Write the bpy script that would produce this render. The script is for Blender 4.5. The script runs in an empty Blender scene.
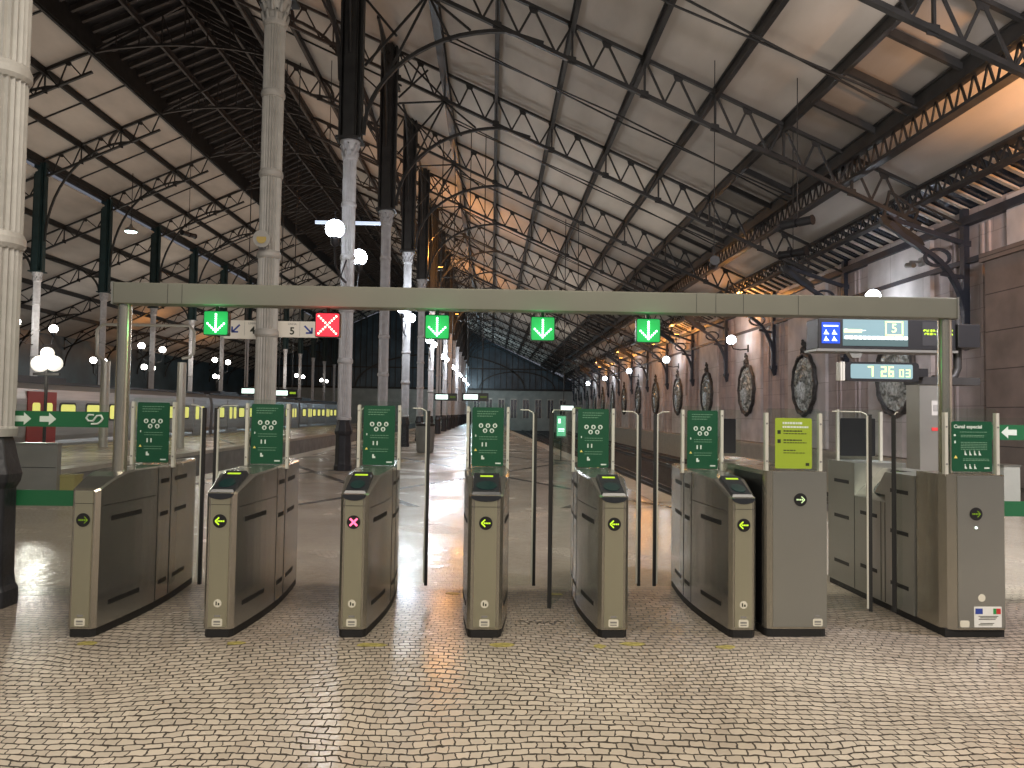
import bpy, math, random
from mathutils import Vector, Matrix
random.seed(7)
PI = math.pi
S = bpy.context.scene
C = S.collection
# ------------------------------------------------------------------ camera, world, exposure
EYE = 1.5; FPX = 750.0
cam_d = bpy.data.cameras.new('camera'); cam = bpy.data.objects.new('camera', cam_d); C.objects.link(cam)
cam_d.sensor_width = 36; cam_d.lens = FPX/1024*36; cam_d.clip_end = 600
cam.matrix_world = (Matrix.Translation((0, 0, EYE)) @ Matrix.Rotation(-math.atan(20/750), 4, 'Z') @
                    Matrix.Rotation(PI/2 + math.atan(29.3/750), 4, 'X') @ Matrix.Rotation(math.radians(.83), 4, 'Z'))
S.camera = cam
S.view_settings.view_transform = 'Standard'; S.view_settings.look = 'None'
S.view_settings.gamma = 1; S.view_settings.use_curve_mapping = False
S.view_settings.exposure = 0.1
W = bpy.data.worlds.new('night'); S.world = W; W.use_nodes = True
W.node_tree.nodes['Background'].inputs[0].default_value = (.36, .38, .45, 1)
W.node_tree.nodes['Background'].inputs[1].default_value = .35
def at(px, py, Y):                                   # where a sight line meets the plane y = Y
    M_ = cam.matrix_world; d = (M_.to_3x3() @ Vector(((px-512)/FPX, (384-py)/FPX, -1)))
    k = Y/d.y; return Vector((d.x*k, Y, EYE+d.z*k))
P = 6.65                                    # bay of the train shed
YB = [19.1 + P*(k-2) for k in range(17)]    # frame positions, 5.8 ... 112
XA, XBL = -3.73, -23.5                       # the two column rows
XW = 12.4                                   # right hand wall

def light(name, kind, loc, energy, color, size=.3, rot=None, spot=None):
    d = bpy.data.lights.new(name, kind); d.energy = energy; d.color = color
    if kind == 'AREA': d.shape = 'RECTANGLE'; d.size, d.size_y = size
    else: d.shadow_soft_size = size
    if spot: d.spot_size = spot; d.spot_blend = .6
    o = bpy.data.objects.new(name, d); o.location = loc
    if rot: o.rotation_euler = rot
    C.objects.link(o); return o
COOL = (.86, .92, 1.0); WARM = (1.0, .80, .60); ORANGE = (1.0, .40, .08)
# luminaires of the entrance hall behind the camera, then added fill lights
light('hall_lamp_and_fill', 'AREA', (-3.0, -1.5, 6.5), 350, (1, .90, .76), (5, 1.5), (math.radians(38), 0, 0))
light('hall_lamp_and_fill', 'AREA', (3.5, -1.5, 6.5), 430, (1, .90, .76), (5, 1.5), (math.radians(38), 0, 0))
light('hall_lamp_and_fill', 'POINT', (-7.5, 3.0, 6.0), 25, (.72, .82, 1), .4)
light('hall_lamp_and_fill', 'AREA', (.8, 3.6, 8.0), 190, (1, .88, .72), (3, 1), (math.radians(18), 0, 0))  # added fill to brighten the floor past the gates
light('hall_lamp_and_fill', 'AREA', (6.5, 4.0, 6.0), 950, (.95, .90, .98), (2, 1), (math.radians(60), 0, math.radians(-35)))  # added fill aimed at the right wall to brighten it
# added fill lights in mid-air, standing in for bounce onto the roof
for yy in (13, 30, 50, 72):
    light('roof_fill', 'AREA', (4.0, yy, 4.6), 88 + yy*.9, (1, .94, .86), (5, 5), (PI, 0, 0))
for yy in (34, 56, 80):
    light('roof_fill', 'AREA', (-19.5, yy, 4.0), 260, (1, .86, .72), (5, 8), (PI, 0, 0))
    light('roof_fill', 'AREA', (-30, yy, 5.0), 45, (.9, .95, 1), (4, 6), (PI, 0, 0))

# ------------------------------------------------------------------ materials
M = {}
def mat(name, col, rough=.6, metal=0., noise=0., nscale=4., bump=0., bscale=20., emit=None, es=1., stretch=None, rvar=0., spec=None):
    m = bpy.data.materials.new(name); m.use_nodes = True; nt = m.node_tree; N = nt.nodes; L = nt.links
    b = N['Principled BSDF']
    b.inputs['Base Color'].default_value = (*col, 1); b.inputs['Roughness'].default_value = rough
    b.inputs['Metallic'].default_value = metal
    if spec is not None: b.inputs['Specular IOR Level'].default_value = spec
    tc = N.new('ShaderNodeTexCoord'); mp = N.new('ShaderNodeMapping'); L.new(tc.outputs['Object'], mp.inputs[0])
    if stretch: mp.inputs['Scale'].default_value = stretch
    if noise or rvar:
        n = N.new('ShaderNodeTexNoise'); n.inputs['Scale'].default_value = nscale; n.inputs['Detail'].default_value = 6
        L.new(mp.outputs[0], n.inputs['Vector'])
        if noise:
            r = N.new('ShaderNodeValToRGB')
            r.color_ramp.elements[0].position = .3; r.color_ramp.elements[1].position = .7
            r.color_ramp.elements[0].color = (*[max(0, c*(1-noise)) for c in col], 1)
            r.color_ramp.elements[1].color = (*[min(1, c*(1+noise)) for c in col], 1)
            L.new(n.outputs[0], r.inputs[0]); L.new(r.outputs[0], b.inputs['Base Color'])
        if rvar:
            q = N.new('ShaderNodeMapRange'); q.inputs[3].default_value = max(.03, rough-rvar); q.inputs[4].default_value = min(1, rough+rvar)
            q.inputs[1].default_value = .3; q.inputs[2].default_value = .7
            L.new(n.outputs[0], q.inputs[0]); L.new(q.outputs[0], b.inputs['Roughness'])
    if bump:
        n2 = N.new('ShaderNodeTexNoise'); n2.inputs['Scale'].default_value = bscale; n2.inputs['Detail'].default_value = 4
        L.new(mp.outputs[0], n2.inputs['Vector'])
        bp = N.new('ShaderNodeBump'); bp.inputs['Strength'].default_value = bump; bp.inputs['Distance'].default_value = .02
        L.new(n2.outputs[0], bp.inputs['Height']); L.new(bp.outputs[0], b.inputs['Normal'])
    if emit:
        b.inputs['Emission Color'].default_value = (*emit, 1); b.inputs['Emission Strength'].default_value = es
    M[name] = m; return m
def glass(name, col, alpha, rough=.05):
    m = bpy.data.materials.new(name); m.use_nodes = True; nt = m.node_tree; N = nt.nodes; L = nt.links
    N.remove(N['Principled BSDF']); out = N['Material Output']
    t = N.new('ShaderNodeBsdfTransparent'); t.inputs[0].default_value = (*col, 1)
    g = N.new('ShaderNodeBsdfGlossy'); g.inputs['Roughness'].default_value = rough
    lw = N.new('ShaderNodeLayerWeight'); lw.inputs[0].default_value = .5
    pw = N.new('ShaderNodeMath'); pw.operation = 'POWER'; pw.inputs[1].default_value = 5; L.new(lw.outputs['Facing'], pw.inputs[0])
    fr = N.new('ShaderNodeMath'); fr.operation = 'MULTIPLY'; fr.inputs[1].default_value = .3; L.new(pw.outputs[0], fr.inputs[0])
    mx = N.new('ShaderNodeMixShader')
    ad = N.new('ShaderNodeMath'); ad.operation = 'ADD'; ad.inputs[1].default_value = alpha
    L.new(fr.outputs[0], ad.inputs[0]); L.new(ad.outputs[0], mx.inputs[0])
    L.new(t.outputs[0], mx.inputs[1]); L.new(g.outputs[0], mx.inputs[2]); L.new(mx.outputs[0], out.inputs[0])
    M[name] = m; return m
mat('iron', (.028, .027, .025), .5, .2, .3, 3)
mat('iron_brown', (.055, .046, .04), .55, .2, .3, 3)
mat('iron_blue', (.028, .034, .048), .45, .1, .2, 3)
mat('iron_teal', (.018, .04, .042), .5, .1, .2, 3)
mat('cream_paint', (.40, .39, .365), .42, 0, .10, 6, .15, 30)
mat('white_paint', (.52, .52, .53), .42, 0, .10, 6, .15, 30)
mat('base_iron', (.035, .036, .042), .38, .3, .25, 5, .2, 25)
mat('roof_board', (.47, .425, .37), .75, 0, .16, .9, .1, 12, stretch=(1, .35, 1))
mat('roof_board_shaded', (.27, .245, .215), .75, 0, .16, .9, .1, 12, stretch=(1, .35, 1))  # same boards, with the shade of the strip put into the colour
mat('roof_slat', (.55, .5, .42), .5, 0, .1, 3)
mat('roof_glass', (.035, .05, .075), .18, .1, .3, 2)
mat('roof_dark', (.035, .032, .032), .4, .1, .3, 2)
mat('screen_glass', (.035, .065, .085), .35, 0, .4, .6)
mat('steel', (.40, .375, .31), .26, .85, .03, 1.5, 0, 60, stretch=(1, 1, .4), rvar=.02)
mat('steel_front', (.42, .405, .30), .30, .75, .04, 1.5, 0, 60, stretch=(2, 2, .5), rvar=.02)
mat('steel_side', (.33, .325, .305), .22, .85, .06, 1.2, 0, 30, stretch=(1, 1, .4), rvar=.06)
mat('steel_grey', (.31, .31, .28), .30, .7, .05, 1.2, 0, 50, rvar=.03)
mat('brushed_tube', (.52, .49, .40), .24, .9, .06, 3)
mat('beam_paint', (.165, .165, .135), .42, .45, .06, 2)
mat('post_white', (.62, .61, .54), .35, .3)
mat('black', (.012, .012, .013), .35)
mat('rubber', (.01, .01, .01), .6)
mat('dark_plastic', (.02, .023, .028), .25)
mat('reader_glass', (.012, .035, .035), .08)
mat('green_panel', (.008, .07, .032), .35)
mat('green_strip', (.015, .115, .045), .4)
mat('lime_panel', (.28, .38, .03), .4)
mat('print_white', (.58, .66, .60), .5)
mat('print_dim', (.16, .30, .20), .5)
mat('print_black', (.02, .025, .01), .5)
mat('print_yellow', (.8, .65, .15), .5)
mat('label_white', (.72, .72, .68), .5)
mat('label_blue', (.03, .06, .30), .5); mat('label_red', (.5, .03, .03), .5); mat('label_green', (.02, .25, .06), .5)
mat('sign_white', (.68, .64, .56), .45, emit=(.68, .62, .52), es=.12)
mat('print_navy', (.02, .05, .16), .5)
mat('sticker', (.66, .63, .52), .5)
mat('lamp_cool', (1, 1, 1), .5, emit=(.85, .92, 1), es=22)
mat('crossbar_glow', (.8, .85, .9), .4, emit=(.6, .75, 1), es=.9)  # bar is no lamp; its glow stands in for light falling on it
mat('lamp_teal', (.8, 1, .9), .5, emit=(.7, 1, .92), es=9)
mat('lamp_soft', (.9, .9, .85), .5, emit=(1, .95, .82), es=.8)
mat('lamp_white', (1, 1, 1), .5, emit=(1, .97, .9), es=14)
mat('lamp_orange', (1, .5, .1), .5, emit=(1, .45, .08), es=14)
mat('led_green', (0, .2, .05), .5, emit=(.45, 1, .60), es=5)
mat('led_green_field', (0, .1, .02), .5, emit=(.0, .50, .10), es=.55)
mat('led_red_field', (.2, 0, .01), .5, emit=(.9, .03, .06), es=.9)
mat('led_pink', (.8, .5, .4), .5, emit=(1, .66, .50), es=3)
mat('led_lime', (.3, .5, 0), .5, emit=(.55, .85, .04), es=1.0)
mat('led_lime_dim', (.1, .2, 0), .5, emit=(.28, .45, .03), es=.25)
mat('print_lit', (.4, .5, .3), .5, emit=(.55, .75, .35), es=.8)
mat('led_lime_mid', (.2, .3, 0), .5, emit=(.42, .62, .04), es=.8)
mat('led_magenta', (.6, .1, .2), .5, emit=(1, .12, .25), es=2)
mat('lcd', (.1, .16, .18), .25, 0, emit=(.24, .36, .38), es=.7)
mat('lcd_dark', (.03, .05, .05), .25, 0, emit=(.16, .24, .25), es=.5)
mat('lcd_white', (.8, .9, .9), .3, emit=(.75, 1, .88), es=1.6)
mat('blue_lcd', (.01, .04, .4), .3, emit=(.01, .08, .75), es=.8)
mat('seg_yellow', (.6, .8, .3), .3, emit=(.75, 1, .30), es=1.1)
mat('seg_white', (.8, .9, .9), .3, emit=(.9, 1, .98), es=1.3)
mat('train_silver', (.48, .49, .50), .35, .5, .12, 2, stretch=(1, .2, 4))
mat('train_dark', (.05, .05, .055), .45, .2)
mat('train_red', (.42, .05, .04), .4)
mat('train_window', (.5, .5, .15), .3, emit=(.72, .68, .16), es=.85)
mat('track_bed', (.055, .05, .045), .9, 0, .5, 6, .8, 12)
mat('rail_steel', (.20, .18, .16), .35, .8)
mat('concrete', (.27, .26, .24), .8, 0, .2, 2, .3, 15)
mat('coping', (.52, .47, .38), .4, 0, .1, 3)
mat('facade', (.40, .40, .36), .8, 0, .15, 1)
mat('facade_window', (.03, .035, .04), .2)
mat('box_grey', (.24, .235, .22), .6, .1, .1, 2)
mat('box_yellow', (.34, .30, .12), .6)
mat('tactile_yellow', (.28, .24, .07), .7, 0, .4, 30)
mat('medallion_ring', (.06, .058, .055), .45, .2, .4, 8, .5, 14)
mat('medallion_relief', (.38, .40, .37), .25, .25, .7, 9, 1.0, 16)
mat('brass', (.5, .36, .12), .35, .8)
mat('concertina', (.014, .014, .015), .5)
glass('clear_glass', (.96, .985, .97), .012)
glass('sign_glass', (.93, .97, .94), .02)
def brickmat(name, c1, c2, mortar, bw, bh, msize, rough, axes, nwarp=0., bump=.2, tint=.15, off=.5):
    m = bpy.data.materials.new(name); m.use_nodes = True; nt = m.node_tree; N = nt.nodes; L = nt.links
    b = N['Principled BSDF']; b.inputs['Roughness'].default_value = rough
    tc = N.new('ShaderNodeTexCoord'); sp = N.new('ShaderNodeSeparateXYZ'); L.new(tc.outputs['Object'], sp.inputs[0])
    cb = N.new('ShaderNodeCombineXYZ')
    L.new(sp.outputs[axes[0]], cb.inputs[0]); L.new(sp.outputs[axes[1]], cb.inputs[1])
    br = N.new('ShaderNodeTexBrick'); br.offset = off
    br.inputs['Color1'].default_value = (*c1, 1); br.inputs['Color2'].default_value = (*c2, 1); br.inputs['Mortar'].default_value = (*mortar, 1)
    br.inputs['Scale'].default_value = 1; br.inputs['Brick Width'].default_value = bw; br.inputs['Row Height'].default_value = bh
    br.inputs['Mortar Size'].default_value = msize; br.inputs['Mortar Smooth'].default_value = .15
    L.new(cb.outputs[0], br.inputs['Vector'])
    n = N.new('ShaderNodeTexNoise'); n.inputs['Scale'].default_value = 1.3; n.inputs['Detail'].default_value = 6
    L.new(tc.outputs['Object'], n.inputs['Vector'])
    mx = N.new('ShaderNodeMix'); mx.data_type = 'RGBA'; mx.blend_type = 'MULTIPLY'; mx.inputs[0].default_value = 1
    rp = N.new('ShaderNodeValToRGB'); rp.color_ramp.elements[0].position = .3; rp.color_ramp.elements[1].position = .7
    rp.color_ramp.elements[0].color = (1-tint*2, 1-tint*2, 1-tint*2, 1); rp.color_ramp.elements[1].color = (1, 1, 1, 1)
    L.new(n.outputs[0], rp.inputs[0]); L.new(br.outputs['Color'], mx.inputs[6]); L.new(rp.outputs[0], mx.inputs[7])
    L.new(mx.outputs[2], b.inputs['Base Color'])
    bp = N.new('ShaderNodeBump'); bp.inputs['Strength'].default_value = bump; bp.inputs['Distance'].default_value = .01; bp.invert = True
    L.new(br.outputs['Fac'], bp.inputs['Height']); L.new(bp.outputs[0], b.inputs['Normal'])
    M[name] = m; return m
brickmat('stone_light', (.74, .70, .69), (.70, .66, .65), (.46, .42, .40), 3.5, 1.4, .012, .7, (1, 2))
brickmat('stone_pink', (.58, .50, .48), (.54, .465, .445), (.42, .36, .34), 1.1, .62, .014, .7, (1, 2))
brickmat('stone_brown', (.27, .215, .18), (.23, .18, .155), (.09, .07, .06), 1.3, .9, .014, .75, (0, 2), tint=.2)

def floor_mat():
    m = bpy.data.materials.new('cobbles'); m.use_nodes = True; nt = m.node_tree; N = nt.nodes; L = nt.links
    b = N['Principled BSDF']; tc = N.new('ShaderNodeTexCoord')
    # two scales of warp: wavy courses, and ragged stone edges
    def warp(src, scale, amt, detail=2):
        n = N.new('ShaderNodeTexNoise'); n.inputs['Scale'].default_value = scale; n.inputs['Detail'].default_value = detail
        L.new(src, n.inputs['Vector'])
        s = N.new('ShaderNodeVectorMath'); s.operation = 'SUBTRACT'; s.inputs[1].default_value = (.5, .5, .5); L.new(n.outputs['Color'], s.inputs[0])
        k = N.new('ShaderNodeVectorMath'); k.operation = 'SCALE'; k.inputs['Scale'].default_value = amt; L.new(s.outputs[0], k.inputs[0])
        a = N.new('ShaderNodeVectorMath'); a.operation = 'ADD'; L.new(src, a.inputs[0]); L.new(k.outputs[0], a.inputs[1])
        return a.outputs[0]
    v = warp(tc.outputs['Object'], .5, .62, 1); v = warp(v, 3.2, .085, 2); v = warp(v, 20, .030, 2)
    fl = N.new('ShaderNodeVectorMath'); fl.operation = 'MULTIPLY'; fl.inputs[1].default_value = (1, .55, 1); L.new(v, fl.inputs[0]); v = fl.outputs[0]
    br = N.new('ShaderNodeTexBrick'); br.offset = .5; br.squash = 1
    br.inputs['Color1'].default_value = (.66, .585, .49, 1); br.inputs['Color2'].default_value = (.51, .45, .375, 1)
    br.inputs['Mortar'].default_value = (.055, .045, .036, 1)
    br.inputs['Scale'].default_value = 1; br.inputs['Brick Width'].default_value = .066; br.inputs['Row Height'].default_value = .033
    br.inputs['Mortar Size'].default_value = .0042; br.inputs['Mortar Smooth'].default_value = .35; br.inputs['Bias'].default_value = -.2
    L.new(v, br.inputs['Vector'])
    # worn, grimy patches
    n = N.new('ShaderNodeTexNoise'); n.inputs['Scale'].default_value = .7; n.inputs['Detail'].default_value = 7
    L.new(tc.outputs['Object'], n.inputs['Vector'])
    rp = N.new('ShaderNodeValToRGB'); rp.color_ramp.elements[0].position = .32; rp.color_ramp.elements[1].position = .68
    rp.color_ramp.elements[0].color = (.70, .68, .66, 1); rp.color_ramp.elements[1].color = (1, 1, 1, 1)
    L.new(n.outputs[0], rp.inputs[0])
    mx = N.new('ShaderNodeMix'); mx.data_type = 'RGBA'; mx.blend_type = 'MULTIPLY'; mx.inputs[0].default_value = 1
    L.new(br.outputs['Color'], mx.inputs[6]); L.new(rp.outputs[0], mx.inputs[7])
    # lattice of dark stone bands laid across the platform beyond y = 11 m
    sp = N.new('ShaderNodeSeparateXYZ'); L.new(tc.outputs['Object'], sp.inputs[0])
    def m2(op, a, bb):
        q = N.new('ShaderNodeMath'); q.operation = op
        for i, x in enumerate((a, bb)):
            if x is None: continue
            if isinstance(x, (int, float)): q.inputs[i].default_value = x
            else: L.new(x, q.inputs[i])
        return q.outputs[0]
    bands = []
    for sgn in (1, -1):
        t = m2('DIVIDE', m2('ADD', sp.outputs[1], m2('MULTIPLY', sp.outputs[0], 2.1*sgn)), 9.0)
        f = m2('FRACT', t, None)
        bands.append(m2('MULTIPLY', m2('LESS_THAN', f, .075), m2('GREATER_THAN', f, .03)))
    lat = m2('MULTIPLY', m2('MAXIMUM', bands[0], bands[1]), m2('GREATER_THAN', sp.outputs[1], 12.0))
    mx2 = N.new('ShaderNodeMix'); mx2.data_type = 'RGBA'; mx2.inputs[7].default_value = (.06, .052, .045, 1)
    # shaded band along the gates, darkened in the cobble colour; paler slabs beyond it
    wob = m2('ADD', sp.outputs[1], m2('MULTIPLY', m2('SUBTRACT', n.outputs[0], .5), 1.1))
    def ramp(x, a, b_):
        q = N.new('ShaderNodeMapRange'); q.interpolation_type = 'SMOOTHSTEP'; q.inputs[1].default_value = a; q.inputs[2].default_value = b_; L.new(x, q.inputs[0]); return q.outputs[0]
    gate_shade = m2('MULTIPLY', ramp(wob, 4.3, 5.3), ramp(wob, 6.6, 6.3))
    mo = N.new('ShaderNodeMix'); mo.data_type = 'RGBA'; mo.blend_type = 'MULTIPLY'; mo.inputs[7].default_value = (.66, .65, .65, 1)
    L.new(gate_shade, mo.inputs[0]); L.new(mx.outputs[2], mo.inputs[6])
    mf = N.new('ShaderNodeMix'); mf.data_type = 'RGBA'; mf.inputs[7].default_value = (.66, .58, .48, 1)
    L.new(m2('MULTIPLY', ramp(wob, 6.3, 6.6), .38), mf.inputs[0]); L.new(mo.outputs[2], mf.inputs[6])
    L.new(m2('MULTIPLY', lat, .92), mx2.inputs[0]); L.new(mf.outputs[2], mx2.inputs[6]); L.new(mx2.outputs[2], b.inputs['Base Color'])
    rr = N.new('ShaderNodeMapRange'); rr.inputs[1].default_value = .35; rr.inputs[2].default_value = .65
    rr.inputs[3].default_value = .13; rr.inputs[4].default_value = .30; L.new(n.outputs[0], rr.inputs[0])
    ra = m2('ADD', rr.outputs[0], m2('MULTIPLY', br.outputs['Fac'], .4)); L.new(ra, b.inputs['Roughness'])
    n3 = N.new('ShaderNodeTexNoise'); n3.inputs['Scale'].default_value = 7; n3.inputs['Detail'].default_value = 3
    L.new(tc.outputs['Object'], n3.inputs['Vector'])
    h = m2('ADD', m2('MULTIPLY', br.outputs['Fac'], -1.0), m2('MULTIPLY', n3.outputs[0], m2('ADD', m2('MULTIPLY', ramp(wob, 6.3, 6.6), 2.2), .8)))
    bp = N.new('ShaderNodeBump'); bp.inputs['Strength'].default_value = .42; bp.inputs['Distance'].default_value = .005
    L.new(h, bp.inputs['Height']); L.new(bp.outputs[0], b.inputs['Normal'])
    M['cobbles'] = m
floor_mat()

# ------------------------------------------------------------------ mesh helpers
class MB:
    def __init__(s): s.v = []; s.f = []; s.sm = []
    def add(s, vs, fs, smooth=False):
        o = len(s.v); s.v += [tuple(x) for x in vs]; s.f += [tuple(i+o for i in q) for q in fs]; s.sm += [smooth]*len(fs); return s
    def box(s, x0, x1, y0, y1, z0, z1):
        return s.add([(x0,y0,z0),(x1,y0,z0),(x1,y1,z0),(x0,y1,z0),(x0,y0,z1),(x1,y0,z1),(x1,y1,z1),(x0,y1,z1)],
                     [(0,3,2,1),(4,5,6,7),(0,1,5,4),(1,2,6,5),(2,3,7,6),(3,0,4,7)])
    def bar(s, p, q, w, h=None, up=(0, 0, 1)):
        h = h or w; p = Vector(p); q = Vector(q); d = (q-p).normalized(); up = Vector(up)
        if abs(d.dot(up)) > .98: up = Vector((0, 1, 0)) if abs(d.y) < .9 else Vector((1, 0, 0))
        a = d.cross(up).normalized()*(w/2); b = a.cross(d).normalized()*(h/2)
        vs = [p-a-b, p+a-b, p+a+b, p-a+b, q-a-b, q+a-b, q+a+b, q-a+b]
        return s.add(vs, [(0,3,2,1),(4,5,6,7),(0,1,5,4),(1,2,6,5),(2,3,7,6),(3,0,4,7)])
    def tube(s, pts, r, n=10, closed=False, caps=True):
        pts = [Vector(p) for p in pts]; m = len(pts); vs = []
        rs = r if isinstance(r, (list, tuple)) else [r]*m
        prev = None
        for i, p in enumerate(pts):
            if closed: d = (pts[(i+1) % m]-pts[i-1])
            else: d = (pts[min(i+1, m-1)]-pts[max(i-1, 0)])
            d.normalize()
            if prev is None:
                u = Vector((0, 0, 1)) if abs(d.z) < .9 else Vector((1, 0, 0))
                a = d.cross(u).normalized()
            else: a = (prev - d*prev.dot(d)).normalized()
            prev = a; b = d.cross(a)
            for k in range(n):
                t = 2*PI*k/n; vs.append(p + (a*math.cos(t)+b*math.sin(t))*rs[i])
        fs = []
        for i in range(m if closed else m-1):
            j = (i+1) % m
            for k in range(n): fs.append((i*n+k, i*n+(k+1) % n, j*n+(k+1) % n, j*n+k))
        s.add(vs, fs, True)
        if caps and not closed:
            s.add(vs[:n], [tuple(range(n))[::-1]]); s.add(vs[-n:], [tuple(range(n))])
        return s
    def lathe(s, prof, n=24, c=(0, 0), smooth=True, flute=0.):
        vs = []; fs = []
        for (r, z, *fl) in prof:
            for k in range(n):
                t = 2*PI*k/n; rr = r - (flute if (fl and fl[0] and k % 2) else 0)
                vs.append((c[0]+rr*math.cos(t), c[1]+rr*math.sin(t), z))
        for i in range(len(prof)-1):
            for k in range(n): fs.append((i*n+k, i*n+(k+1) % n, (i+1)*n+(k+1) % n, (i+1)*n+k))
        s.add(vs, fs, smooth)
        s.add(vs[:n], [tuple(range(n))[::-1]]); s.add(vs[-n:], [tuple(range(n))]); return s
    def sphere(s, c, r, n=14):
        vs = []; fs = []; h = n//2
        for i in range(1, h):
            a = PI*i/h
            for k in range(n): t = 2*PI*k/n; vs.append((c[0]+r*math.sin(a)*math.cos(t), c[1]+r*math.sin(a)*math.sin(t), c[2]+r*math.cos(a)))
        vs += [(c[0], c[1], c[2]+r), (c[0], c[1], c[2]-r)]; T = len(vs)-2
        for i in range(h-2):
            for k in range(n): fs.append((i*n+k, (i+1)*n+k, (i+1)*n+(k+1) % n, i*n+(k+1) % n))
        for k in range(n): fs.append((T, k, (k+1) % n)); fs.append((T+1, (h-2)*n+(k+1) % n, (h-2)*n+k))
        return s.add(vs, fs, True)
    def prism(s, poly, a0, a1, axis='y'):
        """outline in the plane across AXIS, pulled from a0 to a1"""
        n = len(poly)
        def P3(u, w, a): return {'y': (u, a, w), 'z': (u, w, a), 'x': (a, u, w)}[axis]
        vs = [P3(u, w, a0) for u, w in poly]+[P3(u, w, a1) for u, w in poly]
        fs = [tuple(range(n)), tuple(range(2*n-1, n-1, -1))]+[(i, n+i, n+(i+1) % n, (i+1) % n) for i in range(n)]
        return s.add(vs, fs)
    def curved_strip(s, pts, w, d, axis='y'):
        """flat bar following a path in the xz plane, w high, d deep in y"""
        pts = [Vector(p) for p in pts]; vs = []; m = len(pts)
        for i, p in enumerate(pts):
            t = (pts[min(i+1, m-1)]-pts[max(i-1, 0)]).normalized(); nn = Vector((-t.z, 0, t.x))*(w/2)
            for sg, dd in ((1, -d/2), (1, d/2), (-1, d/2), (-1, -d/2)): vs.append(p+nn*sg+Vector((0, dd, 0)))
        fs = []
        for i in range(m-1):
            for k in range(4): fs.append((i*4+k, i*4+(k+1) % 4, (i+1)*4+(k+1) % 4, (i+1)*4+k))
        fs += [(0, 1, 2, 3), ((m-1)*4+3, (m-1)*4+2, (m-1)*4+1, (m-1)*4)]
        return s.add(vs, fs)
    def build(s, name, m, parent=None, loc=None, rot=None, bevel=0):
        me = bpy.data.meshes.new(name); me.from_pydata(s.v, [], s.f); me.materials.append(M[m] if isinstance(m, str) else m)
        me.polygons.foreach_set('use_smooth', s.sm); me.update()
        import bmesh
        bm = bmesh.new(); bm.from_mesh(me); bmesh.ops.recalc_face_normals(bm, faces=bm.faces); bm.to_mesh(me); bm.free()
        o = bpy.data.objects.new(name, me); C.objects.link(o)
        if parent: o.parent = parent
        if loc: o.location = loc
        if rot: o.rotation_euler = rot
        if bevel:
            bv = o.modifiers.new('bevel', 'BEVEL'); bv.width = bevel; bv.segments = 2; bv.limit_method = 'ANGLE'
        return o
def tag(o, label, cat, group=None, kind=None):
    o['label'] = label; o['category'] = cat
    if group: o['group'] = group
    if kind: o['kind'] = kind
    return o
def thing(name, label, cat, loc=(0, 0, 0), rz=0, group=None):
    o = bpy.data.objects.new(name, None); C.objects.link(o); o.location = loc; o.rotation_euler = (0, 0, rz)
    o.empty_display_size = .1
    return tag(o, label, cat, group)
def struct(name, mb, m, loc=None):
    o = mb.build(name, m, None, loc); o['kind'] = 'structure'; return o
def dup(root, loc=None, label=None, rz=None, group=None):
    def cp(o, par):
        c = o.copy(); C.objects.link(c); c.parent = par
        for ch in kids.get(o.name, []): cp(ch, c)
        return c
    kids = {}
    stack = [root]
    while stack:
        o = stack.pop(); kids[o.name] = list(o.children); stack += kids[o.name]
    r = cp(root, None)
    if loc: r.location = loc
    if rz is not None: r.rotation_euler = (0, 0, rz)
    if label: r['label'] = label
    if group: r['group'] = group
    return r
def text(name, s_, size, x, y, z, m, parent=None, align='CENTER', depth=.0006, rot=(PI/2, 0, 0), xs=1.0, bold=0.):
    cu = bpy.data.curves.new(name, 'FONT'); cu.body = s_; cu.size = size; cu.align_x = align; cu.align_y = 'CENTER'; cu.extrude = depth
    cu.offset = bold; cu.resolution_u = 3
    t = bpy.data.objects.new(name, cu); C.objects.link(t)
    me = bpy.data.meshes.new_from_object(t.evaluated_get(bpy.context.evaluated_depsgraph_get()))
    bpy.data.objects.remove(t); me.materials.clear(); me.materials.append(M[m])
    o = bpy.data.objects.new(name, me); C.objects.link(o); o.location = (x, y, z); o.rotation_euler = rot; o.scale = (xs, 1, 1)
    if parent: o.parent = parent
    return o
ORD = ['nearest', 'second', 'third', 'fourth', 'fifth', 'sixth', 'seventh', 'eighth', 'ninth', 'tenth', 'eleventh', 'twelfth', 'thirteenth',
       'fourteenth', 'fifteenth', 'sixteenth', 'seventeenth', 'eighteenth', 'nineteenth']
def disc(mb, x, y, z, r, d=.002, n=20):
    return mb.prism([(x+r*math.cos(2*PI*k/n), z+r*math.sin(2*PI*k/n)) for k in range(n)], y-d, y)
def rrect(x0, x1, z0, z1, r, n=4):
    o = []
    for cx, cz, a in ((x1-r, z1-r, 0), (x0+r, z1-r, PI/2), (x0+r, z0+r, PI), (x1-r, z0+r, 1.5*PI)):
        for k in range(n+1): t = a+PI/2*k/n; o.append((cx+r*math.cos(t), cz+r*math.sin(t)))
    return o

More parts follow.
